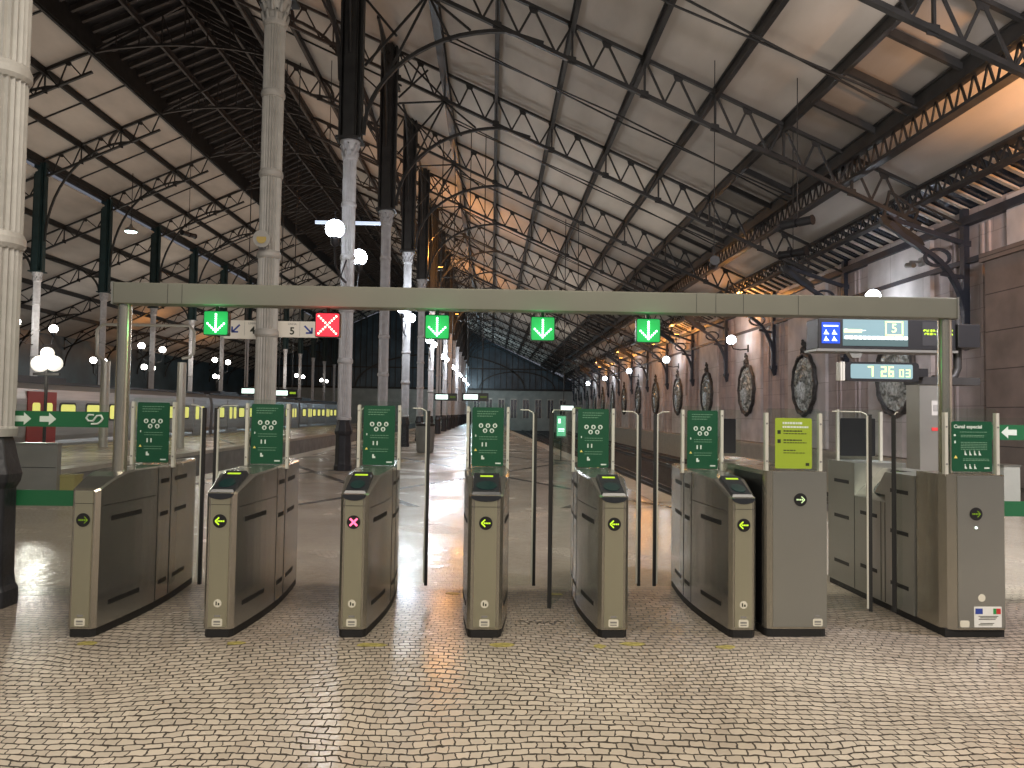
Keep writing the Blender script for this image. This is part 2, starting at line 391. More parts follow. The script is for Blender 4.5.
# ------------------------------------------------------------------ floor, tracks, walls
YE = 116.0; YT = 13.0
def edge_l(y): return -6.5 - max(0, y-20)*.012
def edge_r(y): return 3.35 - max(0, y-16)*.034 if y < 66 else 1.65
f = MB()
f.add([(-37, -5, 0), (XW, -5, 0), (XW, YT, 0), (-37, YT, 0)], [(0, 1, 2, 3)])
ys = [YT, 20, 27, 36, 46, 56, 66, 90, YE]
vs = [(edge_l(y), y, 0) for y in ys]+[(edge_r(y), y, 0) for y in ys]; n = len(ys)
f.add(vs, [(i, n+i, n+i+1, i+1) for i in range(n-1)])
f.add([(-16.4, YT, 0), (-10.2, YT, 0), (-11.0, YE, 0), (-16.4, YE, 0)], [(0, 1, 2, 3)])
f.add([(-28, YT, 0), (-22.0, YT, 0), (-22.0, YE, 0), (-28, YE, 0)], [(0, 1, 2, 3)])
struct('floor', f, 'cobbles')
b = MB(); b.add([(-37, YT, -1.15), (XW+.3, YT, -1.15), (XW+.3, YE, -1.15), (-37, YE, -1.15)], [(0, 1, 2, 3)])
struct('floor_track_bed', b, 'track_bed')
# platform retaining faces
w = MB()
w.add([(-37, YT, 0), (XW, YT, 0), (XW, YT, -1.15), (-37, YT, -1.15)], [(0, 1, 2, 3)])
for fn in (edge_l, edge_r, lambda y: -16.4, lambda y: -10.2-.8*(y-YT)/(YE-YT), lambda y: -28, lambda y: -22.0):
    for i in range(n-1): w.add([(fn(ys[i]), ys[i], 0), (fn(ys[i+1]), ys[i+1], 0), (fn(ys[i+1]), ys[i+1], -1.15), (fn(ys[i]), ys[i], -1.15)], [(0, 1, 2, 3)])
struct('wall_platform', w, 'concrete')
cp_ = MB()
for fn, sg in ((edge_l, 1), (edge_r, -1), (lambda y: -16.4, 1), (lambda y: -10.2-.8*(y-YT)/(YE-YT), -1)):
    for i in range(n-1):
        a, c = fn(ys[i]), fn(ys[i+1]); vs = []
        for (x, y) in ((a, ys[i]), (c, ys[i+1])):
            for dx in (-.03*sg, .5*sg): vs += [(x+dx, y, .006), (x+dx, y, -.12)]
        cp_.add(vs, [(0, 2, 6, 4), (0, 4, 5, 1), (2, 3, 7, 6)])
struct('trim_1', cp_, 'coping')
for i, x in enumerate((4.7, 6.14, 9.1, 10.54, -7.9, -9.34, -17.6, -19.04)):
    r = MB(); y1 = YE if x > 0 else 100
    r.box(x-.036, x+.036, YT+1.5, y1, -1.0, -.96); r.box(x-.009, x+.009, YT+1.5, y1, -1.1, -1.0); r.box(x-.07, x+.07, YT+1.5, y1, -1.15, -1.1)
    q = r.build('rail', 'rail_steel')
    nm = ['rail nearest the platform of the right hand tracks', 'second rail out on the right hand tracks', 'third rail out on the right hand tracks',
          'rail closest to the stone wall with the medallions', 'rail nearest the columns on the left hand track', 'outer rail of the left hand track',
          'rail under the platform side of the silver train', 'rail under the far side of the silver train'][i]
    tag(q, 'worn steel '+nm, 'rail')
# right wall: pinkish stone with projecting light panels behind the medallions, plinth down to the tracks
w = MB(); w.box(XW, XW+.5, -5, YE, -1.15, 7.0); struct('wall_right', w, 'stone_pink')
MY = [22.4 + P*k for k in range(-2, 14)]
pan = MB()
for y in MY:
    pan.box(XW-.12, XW+.02, y-1.75, y+1.75, .35, 6.9)
struct('wall_right_panels', pan, 'stone_light')
pl = MB(); pl.box(XW-.35, XW, YT, YE, -1.15, .15); pl.box(XW-.42, XW, YT, YE, .15, .3); struct('baseboard_right', pl, 'coping')
tr = MB(); tr.box(XW-.22, XW+.1, -5, YE, 6.55, 6.75); tr.box(XW-.16, XW, -5, YE, 5.55, 5.68); struct('trim_2', tr, 'iron_blue')
# pilaster strips (pink recess mouldings)
st = MB()
for y in MY:
    yy = y+P/2
    for d in (-.8, -.55, .55, .8): st.box(XW-.06, XW+.01, yy+d-.04, yy+d+.04, .35, 6.5)
struct('trim_3', st, 'stone_pink')
pr = MB(); pr.box(11.8, XW+.1, 15.5, 17.6, -1.15, 5.3); pr.box(11.72, XW+.1, 15.4, 17.7, 5.3, 5.5); pr.box(11.72, XW+.1, 15.4, 17.7, 0, .5)
struct('wall_pier', pr, 'stone_brown')
pr = MB(); pr.box(11.9, XW+.1, 5, 15.4, -1.15, 7); struct('wall_pier_return', pr, 'stone_brown')
w = MB(); w.box(-37.5, -37, -5, YE, -1.15, 9.5); struct('wall_left', w, 'screen_glass')

# ------------------------------------------------------------------ far end
w = MB(); w.box(-37, XW, YE, YE+.5, -1.15, 5.2); struct('wall_far', w, 'facade')
g = MB(); g.prism([(-37, 5.2), (12.4, 5.2), (12.4, 6.5), (-3.74, 14.2), (-13.6, 18.6), (-23.5, 14.2), (-37, 8.3)], YE-.1, YE)
struct('wall_far_screen', g, 'screen_glass')
mu = MB(); x = -36.5
def roofz(x):
    if x > XA: return EYE + 11 - .45*x
    if x > -13.65: return EYE + 12.7 + (XA-x)*.45
    if x > XBL: return EYE + 12.7 + (x-XBL)*.45
    return EYE + 12.6 - (XBL-x)*.45
while x < 12.3:
    mu.box(x-.04, x+.04, YE-.25, YE-.1, 5.2, roofz(x)-.3); x += .9
mu.box(-37, XW, YE-.3, YE-.1, 5.0, 5.3); mu.box(-37, XW, YE-.3, YE-.1, 8.2, 8.4)
mu.curved_strip([(-14+13*math.cos(PI*k/24)+6, YE-.25, 5.3+5.2*math.sin(PI*k/24)) for k in range(25)], .25, .12)
mu.curved_strip([(3.9+5.8*math.cos(PI*k/20), YE-.25, 5.3+2.6*math.sin(PI*k/20)) for k in range(21)], .2, .12)
struct('trim_4', mu, 'iron')
k = 1
for x in [-8+1.9*i for i in range(11)]:
    q = MB(); q.box(x-.45, x+.45, YE-.05, YE+.02, .8, 3.6); o = struct('window_%d' % k, q, 'facade_window'); k += 1
    q = MB(); q.box(x-.52, x-.45, YE-.08, YE+.02, .7, 3.7); q.box(x+.45, x+.52, YE-.08, YE+.02, .7, 3.7); q.box(x-.52, x+.52, YE-.08, YE+.02, 3.6, 3.75); q.box(x-.03, x+.03, YE-.08, YE, .8, 3.6)
    c = q.build('window_frame', 'post_white', o)

# ------------------------------------------------------------------ roof
def zA(x): return EYE + 11.0 - .45*x            # right aisle
def zNL(x): return EYE + 12.7 + (x-XBL)*.45     # nave, left slope
def zNR(x): return EYE + 12.7 + (XA-x)*.45      # nave, right slope
def zL(x): return EYE + 12.0 - (XBL-x)*.45      # left aisle
def slab(name, x0, x1, zf, m, t=.06, y0=-5, y1=YE, dz=.0):
    b = MB(); z0, z1 = zf(x0)+dz, zf(x1)+dz
    b.add([(x0, y0, z0), (x1, y0, z1), (x1, y1, z1), (x0, y1, z0), (x0, y0, z0+t), (x1, y0, z1+t), (x1, y1, z1+t), (x0, y1, z0+t)],
          [(0, 3, 2, 1), (4, 5, 6, 7), (0, 1, 5, 4), (1, 2, 6, 5), (2, 3, 7, 6), (3, 0, 4, 7)])
    return struct(name, b, m)
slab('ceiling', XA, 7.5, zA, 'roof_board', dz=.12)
slab('ceiling_shaded_strip', 7.5, 9.3, zA, 'roof_board_shaded', dz=.12)
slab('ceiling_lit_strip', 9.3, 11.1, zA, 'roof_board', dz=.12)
slab('ceiling_nave_left', XBL, -17.5, zNL, 'roof_board', dz=.12)
slab('ceiling_nave_right', -9.7, XA, zNR, 'roof_board', dz=.12)
slab('ceiling_left_aisle', -37, XBL, zL, 'roof_board', dz=.12)
slab('ceiling_canopy', 11.1, XW+.3, zA, 'roof_glass', dz=.12)
slab('ceiling_lantern_left', -17.5, -13.6, zNL, 'roof_dark', dz=.9)
slab('ceiling_lantern_right', -13.6, -9.7, zNR, 'roof_dark', dz=.9)
q = MB(); q.box(-17.6, -17.4, -5, YE, zNL(-17.5)-.1, zNL(-17.5)+1.0); q.box(-9.8, -9.6, -5, YE, zNR(-9.7)-.1, zNR(-9.7)+1.0)
struct('trim_5', q, 'iron')
# vertical clerestory edge on row B, closing the left aisle
q = MB(); q.box(XBL-.1, XBL+.1, -5, YE, zNL(XBL)-.3, zNL(XBL)+.12); struct('trim_6', q, 'iron')
sl = MB(); y = 3.0
while y < YE:                                    # pale ribs of the canopy and louvres of the lantern
    sl.bar((11.15, y, zA(11.15)+.06), (XW, y, zA(XW)+.06), .13, .05); y += .62
struct('ceiling_canopy_ribs', sl, 'roof_slat')
lv = MB(); y = 8.0
while y < YE:
    lv.bar((-17.4, y, zNL(-17.4)+.72), (-13.6, y, zNL(-13.6)+.72), .16, .22)
    lv.bar((-9.8, y, zNR(-9.8)+.72), (-13.6, y, zNR(-13.6)+.72), .16, .22); y += .83
struct('ceiling_lantern_louvres', lv, 'iron_brown')
jt = MB()                                        # board joints, thin battens across the aisle roofs
for y0 in YB:
    for dy in (P/2,):
        y = y0+dy
        jt.bar((-17.5, y, zNL(-17.5)+.08), (XBL, y, zNL(XBL)+.08), .07, .05)
        jt.bar((-9.7, y, zNR(-9.7)+.08), (XA, y, zNR(XA)+.08), .07, .05)
    for dy in (P*.25, P*.5, P*.75):
        y = y0+dy
        jt.bar((7.5, y, zA(7.5)-.05), (9.3, y, zA(9.3)-.05), .09, .16)
struct('trim_7', jt, 'iron')

# purlins and lattice girders running the length of the shed
def purlin(x, zf, label, h=.26, drop=0., lattice=False, m='iron', y0=3):
    b = MB(); z = zf(x)-drop
    if not lattice:
        b.box(x-.07, x+.07, y0, YE, z+.07, z+.11); b.box(x-.012, x+.012, y0, YE, z-h+.1, z+.09); b.box(x-.06, x+.06, y0, YE, z-h+.06, z-h+.1)
    else:
        b.box(x-.12, x+.12, y0, YE, z+.05, z+.11); b.box(x-.12, x+.12, y0, YE, z-h-.02, z-h+.05)
        y = y0; s = .42
        while y < YE-s:
            b.bar((x, y, z-h), (x, y+s/2, z+.06), .03, .05); b.bar((x, y+s/2, z+.06), (x, y+s, z-h), .03, .05); y += s
    o = b.build('lattice_girder' if lattice else 'roof_purlin', m)
    return tag(o, label, 'girder' if lattice else 'purlin')
for i, x in enumerate([0.0, 1.95, 3.85, 5.7]):
    purlin(x, zA, 'dark iron purlin along the pale right hand roof, %s out from the columns' % ORD[i+1].replace('second', 'first').replace('third', 'second').replace('fourth', 'third').replace('fifth', 'fourth'))
purlin(7.5, zA, 'dark iron purlin on the upper edge of the shaded roof strip on the right')
purlin(-1.8, zA, 'dark lattice girder under the right roof just right of the column row', .42, 0, True)
purlin(9.3, zA, 'dark double lattice girder between shaded strip and orange lit roof strip', .5, .12, True)
o = purlin(9.05, zA, 'dark iron beam close beside the double lattice girder on the right', .34, .05)
purlin(11.1, zA, 'dark lattice girder on the upper edge of the ribbed glass canopy', .36, .05, True)
for x, nm in ((-17.5, 'at the edge of the dark lantern'), (-19.5, 'next below the dark lantern'), (-21.5, 'midway down the left roof slope'), (-23.4, 'on top of the left hand posts')):
    purlin(x, zNL, 'dark iron purlin of the left nave slope '+nm)
for x, nm in ((-9.7, 'at the right edge of the dark lantern'), (-7.7, 'between lantern and near columns'), (-5.7, 'close above the near column posts')):
    purlin(x, zNR, 'dark iron purlin of the right nave slope '+nm, h=.4 if x == -9.7 else .26, m='iron_brown')
for x, nm in ((-15.5, 'left'), (-13.6, 'ridge'), (-11.7, 'right')):
    purlin(x, (lambda q: zNL(q)+.55) if x < -13 else (lambda q: zNR(q)+.55), 'brown iron purlin inside the dark lantern, its %s one' % nm, m='iron_brown')
for x, nm in ((-26, 'highest'), (-28.7, 'second highest'), (-31.4, 'third highest'), (-34, 'lowest')):
    purlin(x, zL, 'dark iron purlin of the far left aisle roof, the %s one' % nm)

# trusses
def truss_parts(root, xs, zf, depth, m, cw=.085):
    """lattice truss: chords and V webbing between the purlin points xs"""
    t = MB(); bt = MB(); wb = MB()
    for i in range(len(xs)-1):
        t.bar((xs[i], 0, zf(xs[i])), (xs[i+1], 0, zf(xs[i+1])), .10, cw)
        bt.bar((xs[i], 0, zf(xs[i])-depth), (xs[i+1], 0, zf(xs[i+1])-depth), .12, cw*1.15)
        a, c = xs[i], xs[i+1]; mdl = (a+c)/2; q1, q3 = a+(c-a)*.22, a+(c-a)*.78
        wb.bar((a, 0, zf(a)), (a, 0, zf(a)-depth), .05, .07)
        wb.bar((a, 0, zf(a)), (q1+.12, 0, zf(q1)-depth), .04, .055); wb.bar((mdl-.05, 0, zf(mdl)), (q1+.12, 0, zf(q1)-depth), .04, .055)
        wb.bar((mdl-.05, 0, zf(mdl)), (q3, 0, zf(q3)-depth), .04, .055); wb.bar((q3, 0, zf(q3)-depth), (c, 0, zf(c)), .04, .055)
    for i, x in enumerate(xs[:-1]):
        mm = (x+xs[i+1])/2
        for gx, gz in ((x, -depth), (x, 0), (mm-.05, 0)):
            wb.prism([(gx-.13, zf(gx)+gz-.06), (gx+.13, zf(gx)+gz-.12), (gx+.10, zf(gx)+gz+.10), (gx-.10, zf(gx)+gz+.14)] if gz else
                     [(gx-.13, zf(gx)-.0), (gx-.08, zf(gx)-.16), (gx+.10, zf(gx)-.2), (gx+.15, zf(gx)-.04)], -.015, .015)
    t.build('top_chord', m, root); bt.build('bottom_chord', m, root); wb.build('lattice_web', m, root)
def qarc(x0, z0, x1, z1, k0=0, n=14):
    """quarter ellipse rising from (x0,z0) upright to (x1,z1) level"""
    return [(x0+(x1-x0)*(1-math.cos(PI/2*k/n)), 0, z0+(z1-z0)*math.sin(PI/2*k/n)) for k in range(n+1)]
t0 = thing('roof_truss', '', 'truss', (0, 0, 0), 0, 'trusses of the right aisle')
truss_parts(t0, [XA+.3, -1.8, 0, 1.95, 3.85, 5.7, 7.5, 9.3, 11.1], zA, .95, 'iron')
a = MB(); a.curved_strip(qarc(XA+.33, 8.6, .2, zA(.2)-1.0), .09, .10)
a.curved_strip([(.2, 0, zA(.2)-1.0), (1.2, 0, zA(1.2)-.85)], .09, .10)
for (p, q) in (((-3.4, 10.4), (-1.8, 12.35)), ((-3.4, 12.2), (-1.9, 12.3)), ((-2.9, 10.0), (-1.8, 12.3)), ((-3.45, 12.2), (-2.6, 11.2)), ((-1.8, 12.3), (-1.2, 11.1)), ((-.7, 11.4), (-1.8, 12.3)), ((-3.4, 14), (-1.8, 12.4)), ((-3.4, 12.4), (-2.4, 13.4))):
    a.bar((p[0], 0, p[1]), (q[0], 0, q[1]), .045, .06)
a.build('arched_brace', 'iron', t0)
n0 = thing('nave_truss', '', 'truss', (0, 0, 0), 0, 'trusses across the wide nave')
tl = bpy.data.objects.new('x', None)
truss_parts(n0, [XBL, -21.5, -19.5, -17.5], zNL, .9, 'iron')
truss_parts(n0, [XA-.3, -5.7, -7.7, -9.7][::-1], zNR, .9, 'iron_brown')
a = MB()
za = zNL(-17.5)-.9
a.curved_strip([(-13.6+6.5*math.cos(PI*k/28), 0, za-.9+2.2*math.sin(PI*k/28)) for k in range(29)], .10, .1)
a.bar((-17.5, 0, zNL(-17.5)), (-13.6, 0, zNL(-13.6)+.5), .1, .1); a.bar((-9.7, 0, zNR(-9.7)), (-13.6, 0, zNR(-13.6)+.5), .1, .1)
for k in range(1, 8):
    x = -17.5+7.8*k/8; z1 = (zNL(x) if x < -13.6 else zNR(x))+.4; u = (x+13.6)/6.5; z0 = za-.9+2.2*math.sqrt(max(0, 1-u*u))
    x2 = x+7.8/16; u2 = (x2+13.6)/6.5; z2 = za-.9+2.2*math.sqrt(max(0, 1-u2*u2))
    a.bar((x, 0, z0), (x, 0, z1), .045, .045); a.bar((x2, 0, z2), (x, 0, z1), .04, .04)
a.build('lantern_arch', 'iron_brown', n0)
a = MB(); a.curved_strip(qarc(XBL+.3, 10, XBL+4.6, zNL(XBL+4.6)-.95), .09, .1); a.build('arched_brace', 'iron', n0)
a = MB(); a.curved_strip(qarc(XA-.3, 10, XA-4.4, zNR(XA-4.4)-.95), .09, .1)
for p, q in (((XA-.3, 12.6), (XA-2, 14.1)), ((XA-.4, 11.4), (XA-1.9, 14)), ((XA-1.0, 12.6), (XA-1.9, 14.1))): a.bar((p[0], 0, p[1]), (q[0], 0, q[1]), .05, .05)
a.build('arched_brace', 'iron_brown', n0)
l0 = thing('aisle_truss', '', 'truss', (0, 0, 0), 0, 'trusses of the far left aisle')
truss_parts(l0, [-37, -34, -31.4, -28.7, -26, XBL], zL, .9, 'iron')
a = MB(); a.curved_strip(qarc(XBL-.3, 8.4, XBL-4.5, zL(XBL-4.5)-.95), .1, .1); a.build('arched_brace', 'iron', l0); a = MB(); a.curved_strip(qarc(-36.9, 5, -32, zL(-32)-.95), .1, .1); a.build('arched_brace', 'iron', l0)
for j, (proto, ystart, txt) in enumerate(((t0, 0, 'iron lattice truss with arched brace, pale right roof, %s from the gates'),
                                   (n0, 0, 'iron truss with wide lantern arch crossing the nave, %s from the gates'),
                                   (l0, 2, 'iron lattice truss under the far left aisle roof, %s from the gates'))):
    rows = YB[1:] if j < 2 else YB[3:]
    for i, y in enumerate(rows):
        lab = txt % ORD[i]
        if i == 0: proto.location = (0, y, 0); proto['label'] = lab
        else: dup(proto, (0, y, 0), lab)
# crossed tie rods of each bay
r = MB()
for a_, c_ in ((-1.8, 3.85), (3.85, 9.1)):
    for dz in (0,):
        r.bar((a_, P/2-.2, zA(a_)-.30), (c_, P/2+.2, zA(c_)-.30), .04, .04); r.bar((a_, P/2+.2, zA(a_)-.30), (c_, P/2-.2, zA(c_)-.30), .04, .04)
rt = r.build('cross_tie_rods', 'iron'); tag(rt, '', 'tie rods', 'crossed tie rods under the right roof')
for i, y in enumerate(YB[1:-1]):
    o = rt if i == 0 else dup(rt)
    o.location = (0, y, 0); o['label'] = 'thin crossed iron tie rods under the right roof, %s bay from the gates' % ORD[i]

# ------------------------------------------------------------------ columns
def column(label, white, post_m, base=True, hcap=8.4, ztop=14.2, r=.172, brk=True):
    t = thing('iron_column', label, 'column')
    if base:
        b = MB()
        prof = [(.235, 0), (.235, .12), (.215, .16), (.205, .24), (.198, .88), (.225, .93), (.235, .99), (.215, 1.06), (.205, 1.10), (.18, 1.22), (.15, 1.30)]
        b.lathe(prof, 8, smooth=False)
        b.build('plinth', 'base_iron', t, rot=(0, 0, PI/8), bevel=.012)
    b = MB(); z = 1.27; pr = [(r*1.06, z), (r*1.12, z+.06)]
    rings = [2.75, 4.05, 5.40, 6.75]
    zc = z+.08; last = zc
    r0 = r
    for rg in rings+[hcap-.45]:
        pr += [(r, zc, 1), (r, rg-.06, 1), (r*1.04, rg-.05), (r*1.14, rg-.02), (r*1.14, rg+.03), (r*1.04, rg+.07)]; zc = rg+.08
    b.lathe(pr, 48, smooth=False, flute=.022)
    b.build('shaft', white, t)
    cp = MB(); cp.lathe([(r*.95, hcap-.45), (r*.95, hcap-.42), (r*1.0, hcap-.28), (r*1.15, hcap-.12), (r*1.45, hcap-.05), (r*1.5, hcap), (r*1.2, hcap)], 16)
    for k in range(8):
        th = 2*PI*k/8
        for rr0, z0, z1, o1 in ((r*.98, hcap-.42, hcap-.26, .06), (r*1.0, hcap-.28, hcap-.1, .09)):
            c, s_ = math.cos(th+(z0*3)), math.sin(th+(z0*3))
            cp.tube([(c*rr0, s_*rr0, z0), (c*(rr0+.03), s_*(rr0+.03), (z0+z1)/2), (c*(rr0+o1*.8), s_*(rr0+o1*.8), z1), (c*(rr0+o1), s_*(rr0+o1), z1-.05)], [.035, .03, .024, .010], 6)
    cp.build('capital', white, t)
    p = MB(); h = .26
    p.box(-h, h, -.02, .02, hcap, ztop); p.box(-.02, .02, -h, h, hcap, ztop)
    p.box(-.17, .17, -.17, .17, hcap, ztop)
    for sx in (-1, 1):
        p.box(sx*h-.03, sx*h+.03, -.14, .14, hcap, ztop); p.box(-.14, .14, sx*h-.03, sx*h+.03, hcap, ztop)
    p.box(-.32, .32, -.32, .32, hcap, hcap+.06)
    p.build('upper_post', post_m, t)
    if brk:
        p = MB()
        for sg in (-1, 1):
            pts = [(0, sg*(.28+2.4*(1-math.cos(PI/2*k/10))), ztop-3.6+3.2*math.sin(PI/2*k/10)) for k in range(11)]
            p.tube(pts, .05, 6)
            for u in (4, 7): p.bar((0, sg*.2, ztop-3.6+3.2*math.sin(PI/2*u/10)), pts[u], .04, .06)
            p.bar((0, sg*.2, ztop-.35), (0, sg*2.7, ztop-.4), .08, .1)
            p.bar((0, sg*.25, ztop-2.2), (0, sg*1.8, ztop-.5), .05, .05)
        p.build('longitudinal_brace', post_m, t)
    return t
c0 = column('', 'cream_paint', 'iron')
names = ['massive fluted column cropped by the picture edge beside the green barrier strip', 'pale fluted column in front of the platform 4 and 5 sign',
         'fluted column carrying the brightest pair of globe lamps']
for i, y in enumerate(YB):
    o = c0 if i == 0 else dup(c0)
    o.location = (XA - (.08 if i == 0 else 0), y, 0)
    o['label'] = names[i] if i < 3 else 'pale fluted iron column of the main row, %s from the gates' % ORD[i]
    o['group'] = 'columns of the main row'
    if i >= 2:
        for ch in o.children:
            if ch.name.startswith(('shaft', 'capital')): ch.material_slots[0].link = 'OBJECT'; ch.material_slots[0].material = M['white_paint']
cB = column('', 'white_paint', 'iron_teal', brk=False, ztop=14.1)
for i, y in enumerate(YB[3:]):
    o = cB if i == 0 else dup(cB)
    o.location = (XBL, y, 0)
    o['label'] = 'slim column with teal upper post beyond the silver train, %s of that row' % ORD[i]; o['group'] = 'columns of the far left row'

# globe lamps on the columns: two globes on arms along the platform
def globe_lamp(label, arm, zg, lm, side=.25):
    t = thing('twin_globe_lamp', label, 'lamp', group='twin globe lamps')
    for sg in (-1, 1):
        b = MB(); pts = [(.2*side*4*.0, sg*.17, zg-1.1)]
        pts = [(0, sg*.17, zg-1.0), (0, sg*(arm*.45), zg-1.0), (0, sg*(arm*.9), zg-.85), (0, sg*arm, zg-.35)]
        b.tube(pts, .028, 8); b.tube([(0, sg*.17, zg-.45), (0, sg*arm*.5, zg-.95)], .018, 6)
        b.lathe([(.03, zg-.42), (.09, zg-.36), (.10, zg-.26), (.12, zg-.2), (.07, zg-.18)], 12, c=(0, sg*arm))
        ar = b.build('arm', 'base_iron', t)
        g = MB(); g.sphere((0, sg*arm, zg), .22, 18); gl = g.build('globe', lm, t)
        g = MB(); g.lathe([(.07, zg+.2), (.05, zg+.25), (.012, zg+.3), (.012, zg+.42)], 10, c=(0, sg*arm)); g.build('finial', 'base_iron', t)
    return t
gl = globe_lamp('brightest twin globe lamp, on the column behind the red cross signal', 1.6, 5.75, 'lamp_cool')
gl.location = (XA, YB[2], 0)
for i, y in enumerate(YB[4::2]):
    dup(gl, (XA, y, 0), 'twin globe lamp on the main row of columns, %s beyond the brightest one' % (['next'] + ORD[1:])[i])
gl2 = globe_lamp('twin globe lamp leftmost in the photo, above the train with red doors', 1.6, 5.66, 'lamp_white'); gl2.location = (XBL, YB[5], 0)
for i, y in enumerate(YB[7::2]):
    dup(gl2, (XBL, y, 0), 'twin globe lamp over the silver train, %s beyond the leftmost one' % (['next'] + ORD[1:])[i])
gl3 = globe_lamp('', .7, 4.7, 'lamp_white')
b = MB(); b.lathe([(.14, 0), (.10, .3), (.07, .6), (.06, 4.4), (.09, 4.5), (.02, 4.9)], 12); b.build('pole', 'iron', gl3)
for i, y in enumerate((52.5, 60, 75, 90)):
    q = gl3 if i == 0 else dup(gl3)
    q.location = (-27.2, y, 0); q['label'] = 'small distant twin globe lamp post behind the silver train, %s of four' % ORD[i]
# the light those globes give (one lamp each, in the globe)
for y in (YB[2]-1.6, YB[2]+1.6): light('globe_and_fill', 'POINT', (XA, y, 5.75), 520, COOL, .22)
for y in (YB[4], YB[6], YB[8], YB[11]): light('globe_and_fill', 'POINT', (XA+.4, y-1.6, 5.75), 330, COOL, .25)
for y in (YB[5], YB[8], YB[12]): light('globe_and_fill', 'POINT', (XBL+1.3, y-1.9, 5.6), 150, (1, .95, .88), .25)
for o in S.objects:
    if o.name.startswith('globe') and o.type == 'MESH': pass

# ------------------------------------------------------------------ right wall furniture: brackets, medallions, globe wall lamps
b0 = thing('wall_bracket', '', 'bracket', group='iron canopy brackets on the stone wall')
b = MB(); b.box(-.2, -.05, -.09, .09, 3.7, 7.0); b.box(-.24, 0, -.13, .13, 3.6, 3.75); b.box(-.22, -.02, -.12, .12, 6.0, 6.15); b.prism([(-.2, 3.6), (0, 3.6), (-.02, 3.35), (-.1, 3.3)], -.08, .08)
b.build('wall_post', 'iron_blue', b0)
b = MB()
b.curved_strip([(-.1-1.75*(1-math.cos(PI/2*k/12)), 0, 3.9+2.15*math.sin(PI/2*k/12)) for k in range(10)]+[(-1.75, 0, 6.25), (-2.1, 0, 6.6)], .12, .14)
b.bar((-.15, 0, 6.1), (-2.2, 0, 6.75), .12, .11); b.bar((-.15, 0, 5.2), (-.75, 0, 5.3), .08, .1)
b.curved_strip([(-.85+.33*math.cos(2*PI*k/16), 0, 5.72+.22*math.sin(2*PI*k/16)) for k in range(17)], .06, .1)
b.build('curved_brace', 'iron_blue', b0)
b = MB(); b.prism([(-2.38, 6.75), (-2.3, 6.55), (-1.45, 6.05), (-1.2, 6.02), (-1.3, 6.2), (-2.2, 6.8)], -.06, .06)
for p, q in (((-2.3, 6.6), (-2.1, 7.45)), ((-2.05, 6.7), (-1.35, 6.95)), ((-1.35, 6.95), (-1.55, 6.4)), ((-2.05, 7.4), (-1.4, 6.95)), ((-1.3, 7.1), (-.1, 6.55))): b.bar((p[0], 0, p[1]), (q[0], 0, q[1]), .06, .06)
b.build('gusset', 'iron', b0)
for i, y in enumerate(YB[2:]):
    o = b0 if i == 0 else dup(b0)
    o.location = (XW, y, 0); o['label'] = 'curved dark iron bracket holding the canopy on the stone wall, %s from the gates' % ORD[i]
m0 = thing('wall_medallion', '', 'medallion', group='oval medallions on the stone wall')
def oval(mb, cx, cz, a, c, w, d, n=40):
    vs = []
    for k in range(n):
        t = 2*PI*k/n
        wob = 1+.035*math.cos(12*t)
        for rr, x in ((1, -.01), (1, -d), (1-w*.5, -d*1.35), (1-w, -d), (1-w, -.01)):
            aa = a - (1-rr); cc = c-(1-rr)
            vs.append((cx+x, aa*wob*math.cos(t), cz+cc*wob*math.sin(t)))
    fs = [(k*5+j, k*5+j+1, ((k+1) % n)*5+j+1, ((k+1) % n)*5+j) for k in range(n) for j in range(4)]
    mb.add(vs, fs, True)
b = MB(); oval(b, -.12, 2.8, 1.10, 1.25, .15, .12); b.build('ring', 'medallion_ring', m0)
b = MB(); nn = 32
b.prism([(.95*math.cos(2*PI*k/nn), 2.8+1.05*math.sin(2*PI*k/nn)) for k in range(nn)], -.2, -.12, 'x')
oval(b, -.14, 2.8, .62, .72, .1, .1)
b.sphere((-.22, 0, 3.0), .16, 12); b.prism([(-.3, 2.2), (.3, 2.2), (.42, 2.75), (.1, 2.95), (-.1, 2.95), (-.42, 2.75)], -.3, -.15, 'x')
for k in range(10):
    t = 2*PI*k/10; b.sphere((-.19, .78*math.cos(t), 2.8+.87*math.sin(t)), .09, 8)
b.build('relief', 'medallion_relief', m0)
b = MB()
for dy, dz, r_ in ((0, 4.15, .14), (.13, 4.05, .09), (-.13, 4.05, .09), (0, 4.4, .10), (.08, 4.52, .06), (-.07, 4.3, .07)): b.sphere((-.2, dy, dz), r_, 10)
b.build('crest', 'medallion_ring', m0)
for i, y in enumerate(MY[2:]):
    o = m0 if i == 0 else dup(m0)
    o.location = (XW, y, 0); o['label'] = ('large oval relief medallion half hidden behind the digital clock' if i == 0 else 'oval relief medallion on the stone wall, %s beyond the one behind the clock' % (['next']+ORD[1:])[i-1])
w0 = thing('wall_globe_lamp', '', 'lamp', group='single globe lamps on the stone wall')
b = MB(); b.tube([(-.12, 0, 4.75), (-.5, 0, 4.7), (-.85, 0, 4.75), (-.95, 0, 4.95)], .03, 8); b.box(-.16, -.1, -.08, .08, 4.6, 4.95); b.lathe([(.03, 4.9), (.1, 4.95), (.1, 5.0)], 12, c=(-.95, 0)); b.build('arm', 'iron', w0)
b = MB(); b.sphere((-.95, 0, 5.17), .22, 18); b.build('globe', 'lamp_cool', w0)
for i in range(6):
    y = 22.2+13.4*i; o = w0 if i == 0 else dup(w0)
    o.location = (XW, y, 0); o['label'] = ('cool white globe lamp on the stone wall above the departures display' if i == 0 else 'cool white globe lamp on the stone wall, %s beyond the one above the display' % (['next']+ORD[1:])[i-1])
    light('wall_globe_light', 'POINT', (XW-.95, y, 5.17), 1100 if i == 0 else 1150, (.72, .82, 1), .22)
